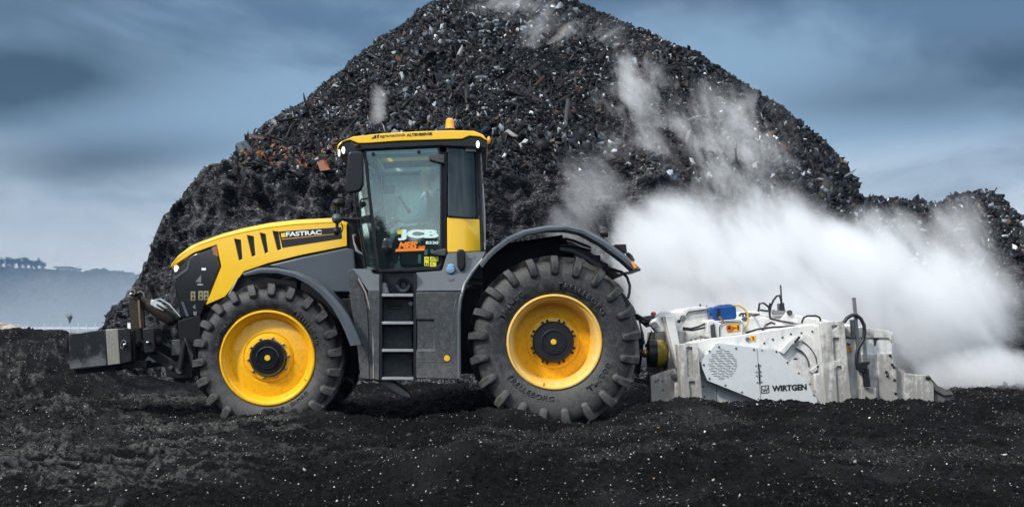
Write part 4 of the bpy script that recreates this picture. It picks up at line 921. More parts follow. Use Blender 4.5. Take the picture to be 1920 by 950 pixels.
for (x0, y0, x1, y1) in ((795.5, 481, 804, 498), (806, 481, 822.5, 489.5), (806, 491, 818, 499.5)):
    s = obj('warning_sticker', MB().pbox(x0, x1, y0, y1, GYD - .002, GYD), M['sticker'], door)
    xm = x0 + 4.3; r1 = MB()
    r1.prism([(xm - 3, y0 + 7), (xm, y0 + 1.6), (xm + 3, y0 + 7), (xm + 1.4, y0 + 6), (xm, y0 + 3.4), (xm - 1.4, y0 + 6)], GYD - .004, GYD - .002, GYD); obj('warning_symbol', r1, M['ink'], door)
mb = MB(); mb.disc(W(798, 493.3, GYD), .008, -.004, 0, 10); mb.pbox(796.8, 799, 494, 496.6, GYD - .004, GYD); mb.disc(W(801.6, 494, GYD), .008, -.004, 0, 10); mb.pbox(800.6, 803, 494.4, 496.6, GYD - .004, GYD); obj('warning_symbol', mb, M['ink'], door)
for (x0, x1, y0, y1) in ((795.5, 801.6, 467.5, 477.5), (784, 789.5, 477, 493), (807, 812, 467, 473)): obj('paper_note', MB().pbox(x0, x1, y0, y1, CY0 + .012, CY0 + .016), M['letterjcb'], door)
for (x, y) in ((700, 289.5), (785.5, 285.5)): obj('glass_stud', MB().disc(W(x, y, GYD), .023, -.018, .02, 18), M['black'], door)
mb = MB(); mb.lathe(W(725.5, 463, GYD), [(.0001, -.03), (.03, -.03), (.045, -.02)], 20); o = obj('door_handle', MB().ell(W(725.5, 463, GYD - .01), .068, .02, .118, 24, 12), M['gloss'], door)
obj('door_handle_grip', MB().ell(W(725.5, 461, GYD - .035), .017, .02, .095, 12, 8), M['black'], door)
for (pts) in ([(804, 293), (811, 291.5), (834, 292), (834, 309), (826, 307.5), (805, 302)], [(808, 477), (810, 472), (837, 466), (837, 481), (824, 480)]): obj('hinge', MB().prism(pts, CY0 - .10, CY0 + .02, CY0), M['greylow'], T, bevel=.012)
# rear quarter
q = [(840, 274), (893, 274), (896.5, 405), (893, 409), (840, 405)]
mb = MB(); A0 = [W(840, 274, CY0 - .01), W(868, 274, CY0 - .005), W(893, 274, CY0 + .12), W(896.5, 407, CY0 + .12), W(870, 407.5, CY0 - .005), W(840, 405, CY0 - .01)]
B0 = [v + Vector((0, .012, 0)) for v in A0]
mb.add(A0 + B0, [[0, 1, 4, 5], [1, 2, 3, 4], [6, 11, 10, 7], [7, 10, 9, 8], [0, 6, 7, 1], [1, 7, 8, 2], [2, 8, 9, 3], [3, 9, 10, 4], [4, 10, 11, 5], [5, 11, 6, 0]])
obj('quarter_window', mb, M['glass_dark'], T, angle=60)
obj('window_trim', MB().tube([v + Vector((0, -.003, 0)) for v in (A0[5], A0[4], A0[3], A0[2])], .009, 6), M['black'], T)
mb = MB(); P1 = [W(838.5, 407.5, CY0 - .005), W(868, 409.5, CY0 - .002), W(899, 411, CY0 + .12), W(901, 470, CY0 + .12), W(870, 471.5, CY0 - .002), W(838.5, 473, CY0 - .005)]
P2 = [v + Vector((0, .05, 0)) for v in P1]
mb.add(P1 + P2, [[0, 1, 4, 5], [1, 2, 3, 4], [6, 11, 10, 7], [7, 10, 9, 8], [0, 6, 7, 1], [1, 7, 8, 2], [2, 8, 9, 3], [3, 9, 10, 4], [4, 10, 11, 5], [5, 11, 6, 0]])
obj('cab_side_panel', mb, M['yellow'], T, angle=60, bevel=.005)
for yy in (CY0 + .13, CY1 - .2): obj('cab_pillar', MB().prism([(894.5, 272), (899.5, 272), (908, 470), (901, 470)], yy, yy + .07, CY0 + .13), M['black'], T, bevel=.006)
obj('rear_window_frame', MB().tube([W(900.5, 290, CY0 + .2), W(904, 340, CY0 + .2), W(908, 400, CY0 + .2), W(909, 466, CY0 + .2)], .013, 8), M['edge'] if False else mat('pale seal', (.45, .40, .38), .5), T)
mb = MB()
for k in range(5): mb.tube([W(903 + k * .6, 278 + k * 14, CY0 + .2), W(909 - k, 284 + k * 14, CY0 + .12), W(904.5, 292 + k * 13, CY0 + .2)], .006, 5)
mb.ell(W(908, 272, CY0 + .15), .03, .05, .03); obj('rear_bracket', mb, M['black'], T)
obj('rear_lamp', MB().ell(W(916.5, 263, CY0 + .3), .025, .05, .05), M['reflector'], T)
obj('rear_window', MB().prism([(901, 282), (903, 282), (909, 466), (906.5, 466)], CY0 + .25, CY1 - .25, CY0 + .25), M['glass_far'], T)
obj('clip', MB().tube([W(908, 454, CY0 + .1), W(909.5, 468, CY0 + .1)], .011, 6), M['chrome'], T)
# windscreen, slanting
mb = MB(); mb.add([W(663, 300, .50), W(663, 300, 2.25), W(686, 505, 2.25), W(686, 505, .50), W(665, 300, .50), W(665, 300, 2.25), W(688, 505, 2.25), W(688, 505, .50)], [[0, 1, 2, 3], [4, 7, 6, 5], [0, 4, 5, 1], [3, 2, 6, 7], [0, 3, 7, 4], [1, 5, 6, 2]])
mb = MB(); w0, w1 = W(664, 288, .5), W(685, 505, .5)
mb.add([w0, w0 + Vector((0, 1.75, 0)), w1 + Vector((0, 1.75, 0)), w1, w0 + Vector((.012, 0, 0)), w0 + Vector((.012, 1.75, 0)), w1 + Vector((.012, 1.75, 0)), w1 + Vector((.012, 0, 0))], [[0, 1, 2, 3], [4, 7, 6, 5], [0, 4, 5, 1], [3, 2, 6, 7], [0, 3, 7, 4], [1, 5, 6, 2]])
obj('windscreen', mb, M['glass'], T)
mb = MB(); mb.add([W(664, 288, .5), W(681, 281, .42), W(704, 505, .42), W(685, 505, .5), W(664, 288, .5) + Vector((0, .01, 0)), W(681, 281, .42) + Vector((0, .01, 0)), W(704, 505, .42) + Vector((0, .01, 0)), W(685, 505, .5) + Vector((0, .01, 0))], [[0, 1, 2, 3], [4, 7, 6, 5], [0, 4, 5, 1], [3, 2, 6, 7], [0, 3, 7, 4], [1, 5, 6, 2]])
obj('corner_window', mb, M['glass'], T)
obj('cab_pillar', MB().tube([W(664, 285, .5), W(666, 380, .5), W(686, 507, .5)], .014, 6), M['black'], T)
# far side of the cab
mb = MB(); mb.prism(g, CY1 + .01, CY1 + .018, CY0); obj('door_glass', mb, M['glass_far'], T)
lp = []
for a, b in zip(fo_, g):
    A = W(*a, CY0); B = W(*b, CY0); A.y = B.y = CY1
    lp.append([A, B, B + Vector((0, .04, 0)), A + Vector((0, .04, 0))])
lp.append(lp[0]); mb = MB(); mb.loft(lp, True, False); obj('door', mb, M['black'], T, bevel=.004)
mb = MB(); mb.prism([(840, 274), (893, 274), (896.5, 405), (840, 405)], CY1 - .03, CY1 - .02, CY0); obj('quarter_window', mb, M['glass_dark'], T)
mb = MB(); mb.prism([(839, 408), (899, 410), (901, 470), (839, 472)], CY1 - .04, CY1, CY0); obj('cab_side_panel', mb, M['yellow'], T)
# roof
RY0, RY1 = .30, 2.46
rt = [(631, 284), (633, 272), (640, 265), (662, 256), (718, 250), (783, 246.3), (848, 244.3), (888, 245.3), (905, 253), (914, 264)]
rb = [(637, 286), (643, 276), (656, 265), (672, 269), (690, 268.5), (750, 264.5), (865, 261), (878, 254.5), (900, 256), (911, 266)]
loops = []
def lerp(a, b, t): return a + (b - a) * t
def sidepts(t): 
    xs = [p[0] for p in rt]; return np.interp(t, xs, [p[1] for p in rt])
roofside = [(631, 284), (633, 272), (640, 265), (662, 256), (718, 250), (783, 246.3), (848, 244.3), (888, 245.3), (905, 252), (915, 264), (909, 262), (900, 256.5), (880, 255), (866, 260.8), (750, 264.3), (690, 268.6), (672, 269), (656, 262.5), (643, 266.5), (636, 274)]
rf_ = obj('roof', MB().prism(roofside, RY0, RY1), M['yellow'], T, bevel=.022, seg=3)
hc_ = MB().prism([(705, 235), (812, 235), (812, 300), (705, 300)], .75, 2.0); cut(rf_, hc_, TO); obj('roof_hatch', MB().prism([(704, 252), (813, 247), (813, 248.5), (704, 253.5)], .74, 2.01), M['glass'], T)
under = [(636, 275), (643, 267.5), (656, 263.5), (672, 270), (750, 265.3), (866, 261.8), (880, 256), (900, 257.5), (909, 263), (914, 266), (912, 278), (894, 276), (838, 274), (824, 273), (684, 280), (672, 284), (650, 291), (634, 291.5), (631, 285)]
ru_ = obj('roof_underside', MB().prism(under, RY0 + .015, RY1 - .015, RY0), M['black'], T, bevel=.012); cut(ru_, hc_, TO)
for (x, y, rx) in ((636, 287, .016), (644, 282, .024), (896, 271, .024)):
    h = MB(); h.lathe(W(x, y, RY0 + .03), [(rx * 1.25, .05), (rx * 1.3, -.02), (rx * 1.1, -.028)], 18); obj('lamp_housing', h, M['black'], T)
    obj('roof_lamp', MB().ell(W(x, y, RY0 + .02), rx, .03, .045), M['lamp'], T)
text('agrartechnik', 712.8, 259.8, 7.6, 47.5, RY0 - .001, M['ink'], T, rot=R(3.2))
text('ALTENBERGE', 762.5, 256.0, 5.4, 47.8, RY0 - .001, M['ink'], T, bold=.03, rot=R(3.2))
mb = MB(); mb.prism([(696.5, 260.4), (700, 256), (702, 260)], RY0 - .003, RY0 + .001, RY0); mb.prism([(700.8, 255), (705.5, 252.8), (705.5, 259.6), (702.5, 259.8)], RY0 - .003, RY0 + .001, RY0); mb.prism([(707.3, 252.6), (711.8, 252.3), (710.5, 254.5), (709.5, 259.2), (707.3, 259.4)], RY0 - .003, RY0 + .001, RY0); obj('roof_logo', mb, M['ink'], T)
be = obj('beacon', MB().lathe(W(843.5, 243.5, .7), [(.062, -.01), (.062, .02), (.055, .035), (.054, .09), (.048, .125), (.030, .143), (.0001, .147)], 28, 'Z'), M['amber'], T)
obj('beacon_base', MB().lathe(W(843.5, 245.5, .7), [(.0001, -.01), (.068, -.01), (.068, .022), (.060, .028)], 28, 'Z'), M['black'], be)
# headliner so the cab reads lit inside
hl_ = obj('headliner', MB().prism([(672, 284), (684, 281), (824, 274), (892, 277), (892, 280), (672, 288)], RY0 + .12, RY1 - .12, RY0), M['liner'], T); cut(hl_, hc_, TO)
# mirror
mi = obj('mirror', MB().prism([(652, 288), (657, 283.5), (676, 283.5), (680, 288), (681, 345), (675, 358), (652, 362.5), (647, 359), (646.5, 346), (649, 320), (651, 300)], .02, .13), M['grey'], T, bevel=.035, seg=3)
mi.data.materials[0] = M['black']
obj('mirror_arm', MB().prism([(656, 288), (657, 268), (660, 266), (668, 281), (669, 288)], .06, .11), M['black'], T, bevel=.01)
obj('mirror_arm', MB().tube([W(662, 275, .09), W(675, 272, .35)], .018, 6), M['black'], T)
mi2 = obj('mirror', MB().prism([(652, 288), (657, 283.5), (676, 283.5), (680, 288), (681, 345), (675, 358), (652, 362.5), (647, 359)], 2.68, 2.79, .02), M['black'], T, bevel=.035, seg=3)
mb = MB()
for k in range(3): mb.tube([W(653, 306 + k * 9, .015), W(658, 305 + k * 9, .015)], .004, 5)
obj('mirror_slot', mb, M['ink'], T)
# lamp cluster on the bonnet end
mb = MB(); mb.ell(W(635, 381, .42), .085, .09, .055, 18, 12); o = obj('work_lamp', mb, M['black'], T)
mb = MB(); mb.ell(W(632, 410, .40), .068, .08, .062, 18, 12); obj('work_lamp', mb, M['grey'], T)
obj('front_camera', MB().ell(W(631, 434, .42), .045, .06, .05, 14, 10), M['black'], T)
mb = MB(); mb.tube([W(634, 388, .45), W(634, 402, .45)], .02, 8); mb.tube([W(632, 418, .45), W(632, 432, .45)], .02, 8); mb.tube([W(640, 418, .45), W(643, 428, .45), W(640, 436, .45)], .008, 5)
mb.tube([W(640, 410, .44), W(692, 411.5, .44)], .022, 8); mb.prism([(682, 404), (692, 403), (694, 418), (682, 417)], .38, .5)
obj('lamp_bracket', mb, M['black'], T)
obj('grab_rail', MB().tube([W(x, y, .28) for x, y in ((690, 372), (677, 374), (675.5, 382), (677, 420), (683, 464), (688, 478), (693, 484), (703, 485))], .011, 8), M['black'], T)
mb = MB()
for k in range(4): mb.tube([W(662 + k * 1.5, 440, .8 + .05 * k), W(664, 455, .78), W(668 + k, 470, .75), W(686, 480, .75)], .012, 6)
obj('hose', mb, mat('grey hose', (.20, .21, .22), .4), T)
obj('pillar_reflector', MB().pbox(678, 689, 443, 458, 1.55, 1.58), M['orange'], T)
obj('front_cowl', MB().prism([(650, 418), (664, 430), (668, 470), (700, 507), (690, 540), (652, 540), (652, 461)], .98, 1.84), M['chassis'], T)

# ---- cab interior
obj('steering_column', MB().tube([W(716, 498, 1.35), W(722, 460, 1.35), W(728, 428, 1.35)], [.09, .05, .035], 10), M['black'], T)
mb = MB(); c = W(729, 424, 1.35); loop = []
for k in range(25):
    a = 2 * math.pi * k / 24; loop.append(c + Vector((.19 * math.cos(a) * .82, .19 * math.sin(a), .19 * math.cos(a) * .57)))
mb.tube(loop, .016, 8); mb.tube([loop[0], c, loop[12]], .012, 6); mb.tube([loop[6], c, loop[18]], .012, 6); obj('steering_wheel', mb, M['black'], T)
obj('seat_cushion', MB().prism([(770, 440), (826, 440), (826, 458), (772, 460)], 1.08, 1.62), M['seat'], T, bevel=.03)
obj('seat_back', MB().prism([(812, 360), (824, 352), (834, 356), (836, 445), (818, 445)], 1.08, 1.62), M['seat'], T, bevel=.03)
obj('seat_base', MB().prism([(775, 460), (820, 460), (822, 505), (770, 505)], 1.15, 1.55), M['black'], T)
obj('arm_console', MB().prism([(748, 425), (800, 420), (816, 436), (816, 448), (752, 446)], .72, .96), M['black'], T, bevel=.02)
obj('side_console', MB().prism([(765, 446), (828, 440), (828, 500), (750, 500), (748, 470)], .55, .9), M['black'], T, bevel=.03)
obj('dashboard', MB().prism([(702, 428), (716, 432), (730, 458), (728, 505), (712, 505), (706, 470)], .95, 1.8), M['seat'], T, bevel=.02)
obj('cab_monitor', MB().prism([(714, 347), (740, 347), (740, 363), (714, 363)], 1.75, 1.79), M['greylow'], T, bevel=.006)
obj('display', MB().prism([(746, 368), (749, 366), (770, 395), (764, 398)], .9, 1.1), M['greylow'], T, bevel=.005)
obj('cab_speaker_arm', MB().tube([W(684, 300, .5), W(700, 310, .55), (W(707, 318, .6)), W(709, 325, .6)], [.035, .03, .022, .018], 8), M['black'], T)
mb = MB(); mb.tube([W(x, y, .6) for x, y in ((708, 324), (702, 330), (700, 345), (700, 360), (701, 378), (704, 386))], [.018, .02, .024, .04, .055, .03], 8)
mb.tube([W(x, y, .6) for x, y in ((708, 324), (716, 327), (719, 333), (719, 360))], [.016, .016, .018, .02], 8); obj('cab_mirror', mb, M['black'], T)
mb = MB(); mb.prism([(712, 324), (794, 323), (794, 328), (712, 329)], 2.2, 2.26); obj('blind_rail', mb, M['greylow'], T)
obj('seat_belt', MB().prism([(798, 357), (801, 357), (822, 385), (822, 410), (806, 396)], .92, .95), M['seat'], T, bevel=.004)
obj('seat_belt', MB().prism([(799, 358), (803, 372), (806, 415), (801, 415)], .93, .96), M['seat'], T, bevel=.004)
obj('control_levers', MB().tube([W(730, 500, .8), W(738, 490, .8), W(756, 484, .8), (W(768, 474, .8))], .01, 6), M['grey'], T)

# ---- front linkage
mb = MB(); mb.prism([(333, 601), (375, 590), (383, 640), (366, 700), (345, 690), (336, 636)], .95, 1.85); obj('linkage_frame', mb, M['chassis'], T, bevel=.01)
for yy in (.92, 1.72):
    mb = MB(); mb.prism([(257, 643), (262, 636), (322, 676), (360, 684), (362, 708), (335, 709), (312, 706), (310, 690), (262, 656), (255, 652)], yy, yy + .07, .92); obj('lower_arm', mb, M['chassis'], T, bevel=.012)
    obj('arm_pin', MB().disc(W(321, 688, .92) + Vector((0, yy - .92, 0)), .024, -.03, .02, 16), M['chrome'], T)
    obj('arm_pin', MB().disc(W(337, 693, .92) + Vector((0, yy - .92, 0)), .048, -.02, .02, 20), M['greylow'], T)
    obj('lift_cylinder', MB().tube([W(347, 640, .88) + Vector((0, yy - .92, 0)), W(338, 692, .88) + Vector((0, yy - .92, 0))], [.04, .045], 12), M['black'], T)
obj('valve_block', MB().prism([(322, 637), (341, 635), (341, 664), (321, 667)], 1.0, 1.25), M['greylow'], T, bevel=.008)
mb = MB()
for k in range(6): mb.tube([W(346 + k, 633, .85 + .02 * k), W(352 + 2 * k, 650 + 3 * k, .80), W(356 + k, 672 + 4 * k, .82), W(365, 690, .9)], .009, 6)
obj('hose', mb, M['hose'], T)
# top link cylinder
mb = MB(); mb.tube([W(259, 557, 1.35), W(276, 569, 1.35), W(280, 572, 1.35)], [.05, .05, .05], 12); obj('top_link_rod', mb, M['rusty'], T)
tl = obj('top_link_cylinder', MB().tube([W(275, 568, 1.35), W(277, 569.5, 1.35), W(322, 599, 1.35), W(329, 602, 1.35)], [.045, .085, .095, .06], 16), M['rusty'], T)
obj('top_link_end', MB().tube([W(326, 600, 1.35), W(341, 594, 1.35)], [.05, .05], 10), M['chassis'], T)
obj('top_link_pipe', MB().tube([W(284, 572, 1.25), W(291, 562, 1.25), W(300, 560, 1.25), W(318, 570, 1.25), W(329, 583, 1.25), W(338, 593, 1.25)], .012, 6), M['chrome'], T)
obj('top_link_valve', MB().prism([(283, 561), (298, 566), (312, 578), (306, 584), (290, 576), (281, 570)], 1.24, 1.34), mat('pale steel block', (.55, .57, .56), .45, metal=.3, dirt=(.1, .1, .1), damt=.4), T, bevel=.01)
obj('hose', MB().tube([W(294, 571, 1.2), W(305, 577, 1.2), W(324, 588, 1.2), W(336, 596, 1.2)], .014, 6), M['hose'], T)
# rear hitch and hoses to the machine
mb = MB(); mb.prism([(1120, 600), (1196, 610), (1208, 640), (1200, 700), (1120, 680)], 1.1, 1.7); obj('rear_hitch', mb, M['chassis'], T, bevel=.01)
mb = MB()
for k in range(5): mb.tube([W(1150, 585 + k * 4, 1.2), W(1196, 590 + k * 2, .9 + k * .1), W(1212, 600 + k * 3, .9 + k * .1), W(1232, 597 + k * 2, .9 + .1 * k)], .014, 6)
for k in range(4): mb.tube([W(1198, 600, 1), W(1206, 625 + 5 * k, .95), W(1210 + k, 650, 1), W(1222, 620, 1)], .008, 5)
obj('hose', mb, M['hose'], T)
mb = MB(); mb.prism([(1202, 598), (1212, 592), (1228, 590), (1232, 598), (1218, 604), (1204, 606)], .9, 1.2); obj('hose_coupling', mb, M['greylow'], T, bevel=.01)
obj('coupling_cap', MB().ell(W(1225.5, 588, 1.0), .035, .035, .03), M['red'], T)

# ================================================================== FRONT COUNTERWEIGHT
CWY = .75
cwo = thing('front_counterweight', 'scuffed black box-shaped weight carried in front of the tractor nose', 'counterweight', W(190, 700, CWY + .6))
mb = MB(); mb.prism([(128, 624.5), (197, 617.5), (201, 685), (130, 692.5)], CWY, 2.2); obj('weight_block', mb, M['block'], cwo, bevel=.012)
mb = MB(); mb.prism([(197.3, 617.3), (220.5, 615.6), (226, 682), (201.3, 685)], CWY + .004, 2.196, CWY); obj('weight_corner', mb, M['edge'], cwo, bevel=.012)
mb = MB(); mb.prism([(134, 693), (206, 685.5), (208, 695), (137, 702)], CWY + .12, 2.1, CWY + .1); mb.pbox(207, 220, 684, 695, CWY + .1, CWY + .3); obj('weight_foot', mb, M['chassis'], cwo, bevel=.008)
mb = MB(); mb.prism([(222, 616), (238, 614.4), (243, 617), (247, 675), (242, 679), (227, 681.5)], CWY - .02, CWY + .03); obj('hitch_plate', mb, M['black'], cwo, bevel=.01)
mb = MB(); mb.prism([(246, 618), (251, 617), (254, 674), (249, 677)], CWY + .06, CWY + .12); mb.prism([(222, 618), (262, 614), (270, 672), (270, 686), (228, 690)], CWY + .25, 2.0, CWY + .25); mb.pbox(226, 275, 676, 690, CWY + .1, 2.0); obj('weight_frame', mb, M['chassis'], cwo, bevel=.008)
obj('hitch_plate', MB().prism([(267, 616), (283, 613.5), (288, 617), (291, 655), (288, 660), (270, 662)], CWY + .05, CWY + .12), M['black'], cwo, bevel=.01)
obj('hitch_plate', MB().prism([(289, 616), (292, 618), (294, 658), (291, 661)], CWY + .16, CWY + .22), M['black'], cwo)
for (x, y, yy) in ((233, 622, CWY - .02), (238, 670, CWY - .02), (278, 622, CWY + .05)): obj('plate_hole', MB().disc(W(x, y, yy), .02, -.003, .01, 14), M['ink'], cwo)
for (x, y, yy) in ((234.5, 646, CWY - .03), (278, 642, CWY + .04)): obj('hitch_pin', MB().ell(W(x, y, yy), .028, .05, .028), M['chrome'], cwo)
def ring(name, c, r, th, mt, par, ax=(1, 0, 0), sq=1.0, tilt=0):
    loop = []
    for k in range(19):
        a = 2 * math.pi * k / 18; x, z = r * math.cos(a), r * sq * math.sin(a)
        loop.append(c + Vector((x * math.cos(tilt) - z * math.sin(tilt), .0, x * math.sin(tilt) + z * math.cos(tilt))))
    return obj(name, MB().tube(loop, th, 6), mt, par)
ring('lynch_pin_ring', W(231, 645, CWY - .05), .052, .005, M['chrome'], cwo, sq=.6, tilt=1.2)
mb = MB(); mb.prism([(240.5, 556), (258, 558), (261, 566), (265, 646), (247, 648)], 1.25, 1.29); mb.prism([(240.5, 556), (258, 558), (261, 566), (265, 646), (247, 648)], 1.45, 1.49, 1.25); obj('mast', mb, M['rusty'], cwo, bevel=.008)
obj('mast_rib', MB().tube([W(260, 562, 1.23), W(262.5, 600, 1.23), W(267, 648, 1.23)], .016, 8), M['brass'], cwo)
obj('mast_head', MB().lathe(W(255.5, 546, 1.3), [(.0001, -.06), (.05, -.06), (.062, -.05), (.062, .16), (.0001, .16)], 24), M['rusty'], cwo, bevel=.005)
mb = MB(); mb.prism([(240, 556), (249, 541), (259, 541), (263, 556), (262, 562), (242, 562)], 1.27, 1.47); obj('mast_cap', mb, M['rusty'], cwo, bevel=.02)
ring('lynch_pin_ring', W(246, 549, 1.2), .055, .008, M['steel'], cwo, sq=.6, tilt=.5)
obj('hitch_pin', MB().ell(W(246.5, 551, 1.2), .026, .05, .026), M['chrome'], cwo)
obj('hook', MB().tube([W(258, 549, 1.2), W(264, 546, 1.2), W(269, 550, 1.2), W(270.5, 556, 1.2)], .012, 6), M['steel'], cwo)
for (x, y) in ((256, 644), (297, 640)): obj('lower_hook', MB().ell(W(x, y, .9), .06, .06, .065, 12, 8), M['chassis'], cwo)
obj('marker_plate', MB().pbox(239, 245, 605, 618, 1.3, 1.32), M['letter'], cwo)
obj('weight_stay', MB().prism([(268, 680), (280, 664), (300, 676), (270, 684)], CWY + .3, CWY + .34), M['steel'], cwo)
# ================================================================== SOIL STABILISER (the white machine)
SO = W(1450, 770, 1.2)
S = thing('soil_stabiliser', 'white ground milling machine hitched behind the tractor, half sunk in ash, steaming', 'stabiliser', SO)
B0 = .32
obj('side_wall', MB().prism([(1292, 775), (1292, 642), (1330, 634), (1394, 627), (1440, 619), (1480, 613), (1539, 606), (1549, 640), (1553, 775)], B0, 2.45), M['white'], S, bevel=.012)
# top: gearbox hump, ribs and long slope to the rear
obj('top_housing', MB().prism([(1258, 650), (1262, 598), (1285, 590), (1290, 578), (1316, 574.5), (1326, 576), (1334, 604), (1400, 596), (1420, 592), (1480, 600), (1540, 612), (1545, 650)], .9, 2.0), M['white'], S, bevel=.02)
obj('top_deck', MB().prism([(1388, 612), (1394, 588), (1404, 583), (1416, 582), (1440, 592), (1494, 590), (1539, 598), (1586, 607), (1676, 623), (1676, 660), (1388, 650)], 1.0, 2.3), M['white'], S, bevel=.02)
obj('engine_lid', MB().prism([(1268, 596), (1276, 585), (1287, 577.5), (1312, 574), (1326, 575), (1326, 579), (1291, 584), (1286, 592)], .86, 1.9), M['white'], S, bevel=.008)
for x, y in ((1313, 572), (1324.5, 575)): obj('lid_catch', MB().tube([W(x, y + 3, .88), W(x, y - 2, .88)], .011, 8), M['black'], S)
obj('panel_seam', MB().tube([W(1287, 590, .85), W(1291, 584.5, .85), W(1321, 580.5, .85)], .005, 5), M['ink'], S)
# headstock lugs and leaning post
obj('hitch_lug', MB().prism([(1219, 606), (1224, 599), (1231, 596), (1233, 590), (1242, 583), (1254, 581.5), (1262, 584), (1270, 583), (1283, 584), (1287, 592), (1286, 602), (1277, 612), (1262, 624), (1246, 623), (1232, 624), (1224, 615)], .55, .70), M['white'], S, bevel=.02)
for (x, y, r_) in ((1226.5, 609, .042), (1280, 596, .038)): obj('lug_pin', MB().lathe(W(x, y, .55), [(.0001, -.035), (r_ * .9, -.035), (r_, -.025), (r_, .02)], 24), M['steel'], S)
obj('lug_hole', MB().disc(W(1273, 602, .55), .022, -.003, .01, 16), M['ink'], S)
obj('leaning_post', MB().prism([(1247, 592), (1264, 590), (1281, 678), (1277, 700), (1270, 690)], .42, .62), M['white'], S, bevel=.012)
obj('leaning_post', MB().prism([(1242, 594), (1247, 592), (1270, 690), (1267, 690)], .46, .62), M['whited'], S)
obj('headstock', MB().prism([(1256, 622), (1285, 618), (1296, 640), (1296, 775), (1250, 775), (1252, 700)], .75, 2.1), M['whited'], S, bevel=.015)
obj('headstock_panel', MB().prism([(1228, 622), (1252, 618), (1256, 700), (1226, 700)], 1.15, 1.9), M['whited'], S, bevel=.01)
# front post with slots
def slotted(name, pts, slots, Y0, Y1, mt, backmt):
    p = obj(name, MB().prism(pts, Y0, Y1), mt, S, bevel=.006); cm = MB()
    for s in slots: cm.prism(s, Y0 - .05, Y0 + .035, Y0)
    cut(p, cm, SO); p.data.materials.clear(); p.data.materials.append(mt)
    for s in slots: obj('slot_back', MB().prism(s, Y0 + .030, Y0 + .034, Y0), backmt, S)
slotted('front_post', [(1270.8, 645), (1307.6, 642), (1320, 775), (1281, 775)], [[(1287, 652), (1289, 650), (1297, 650), (1298.5, 652), (1300.5, 704), (1299, 707), (1291, 707), (1289, 704)], [(1292, 716), (1294, 714.5), (1302, 714.5), (1304, 717), (1309, 762), (1296, 762)]], .12, .34, M['whited'], M['whited'])
slotted('rear_post', [(1537.6, 605), (1541, 603.5), (1580, 601), (1583, 603), (1599, 775), (1553, 775)], [[(1560, 611), (1570, 608.5), (1571, 612), (1561, 619)], [(1562, 635), (1564, 633), (1573.5, 633), (1577, 670), (1573.5, 676), (1566, 676.5), (1564, 673)], [(1567, 690), (1570, 686), (1577, 686), (1579, 690), (1583, 760), (1571, 760)]], .10, .34, M['whited'], M['whited'])
obj('post_side', MB().prism([(1533, 612), (1537.4, 605), (1552.8, 775), (1547, 775)], .14, .4), M['white'], S, bevel=.004)
# cover plate with grille
CYp = .16
cov = obj('side_cover', MB().prism([(1314, 678), (1343, 644), (1347, 643), (1456, 656.5), (1461, 661), (1512, 715), (1532, 748), (1532, 758), (1440, 758), (1327, 713), (1316, 688)], CYp, B0 + .01), M['whitec'], S, bevel=.012)
mb = MB(); gx, gy, gr = 1355, 682, 29
cm = MB(); rr_ = random.Random(5)
for k in range(-9, 10):
    yy = k * 3.1; hw = math.sqrt(max(0, gr * gr - yy * yy)) - 1.5
    if hw < 4: continue
    x = -hw + (k % 3) * 3.5 - 2
    while x < hw - 1:
        a = max(x, -hw); b = min(x + 12.5, hw)
        if b - a > 2:
            mb.prism([(gx + a, gy + yy - a * .0 - .1 * 0 + a * -.055 * -1 * 0), (gx + b, gy + yy + (b - a) * .05), (gx + b, gy + yy + (b - a) * .05 + 1.15), (gx + a, gy + yy + 1.15)], CYp - .05, CYp + .03, CYp)
        x += 15
cut(cov, mb, SO); cov.data.materials.clear(); cov.data.materials.append(M['whitec'])
obj('grille_liner', MB().disc(W(gx, gy, CYp), gr * (D + CYp) / F * .98, .022, .029, 40), M['ink'], S)
obj('cover_seam', MB().prism([(1419, 653), (1419.6, 653), (1427, 752), (1426.3, 752)], CYp - .002, CYp + .01), M['ink'], S)
obj('cover_hinge', MB().prism([(1421.3, 681), (1423.5, 681), (1426, 718.5), (1423.6, 718.5)], CYp - .012, CYp + .01), M['ink'], S, bevel=.003)
bolts = [(1348, 650), (1380, 652.5), (1413.5, 655), (1428.5, 656.5), (1455.5, 658.5), (1476.5, 679), (1498, 699), (1519, 719.5), (1526, 740), (1330, 658), (1319.5, 683.5), (1330, 709), (1360, 721.5), (1391, 734.5), (1422, 747), (1417.5, 685), (1418.5, 697), (1419, 704), (1420, 716.5), (1425, 684.5), (1426, 696), (1427, 703.5), (1428, 715.5)]
for x, y in bolts: obj('bolt', MB().ell(W(x, y, CYp), .013 if x < 1417 or x > 1430 else .009, .014, .013 if x < 1417 or x > 1430 else .009, 10, 6), M['greylow'], S)
text('WIRTGEN', 1447.8, 733.8, 11.6, 65, CYp - .001, M['ink'], S, bold=.045, rot=R(2.9))
lg = []
oq = [(1426.3, 722.8), (1441.8, 721.4), (1442.6, 736), (1427.1, 737.4)]; iq = [(1428.0, 724.2), (1440.4, 723.1), (1441.0, 734.6), (1428.6, 735.7)]
mb = MB(); lp = []
for a, b in zip(oq, iq):
    A = W(*a, CYp - .003); Bq = W(*b, CYp - .003); lp.append([A, Bq, Bq + Vector((0, .004, 0)), A + Vector((0, .004, 0))])
lp.append(lp[0]); mb.loft(lp, True, False)
zz = [(1429.8, 726.8), (1432.0, 734), (1434.6, 728.2), (1437.0, 733.6), (1439.4, 726.0)]
for a, b in zip(zz[:-1], zz[1:]): mb.prism([(a[0] - .8, a[1]), (a[0] + .8, a[1]), (b[0] + .8, b[1]), (b[0] - .8, b[1])], CYp - .003, CYp + .001, CYp)
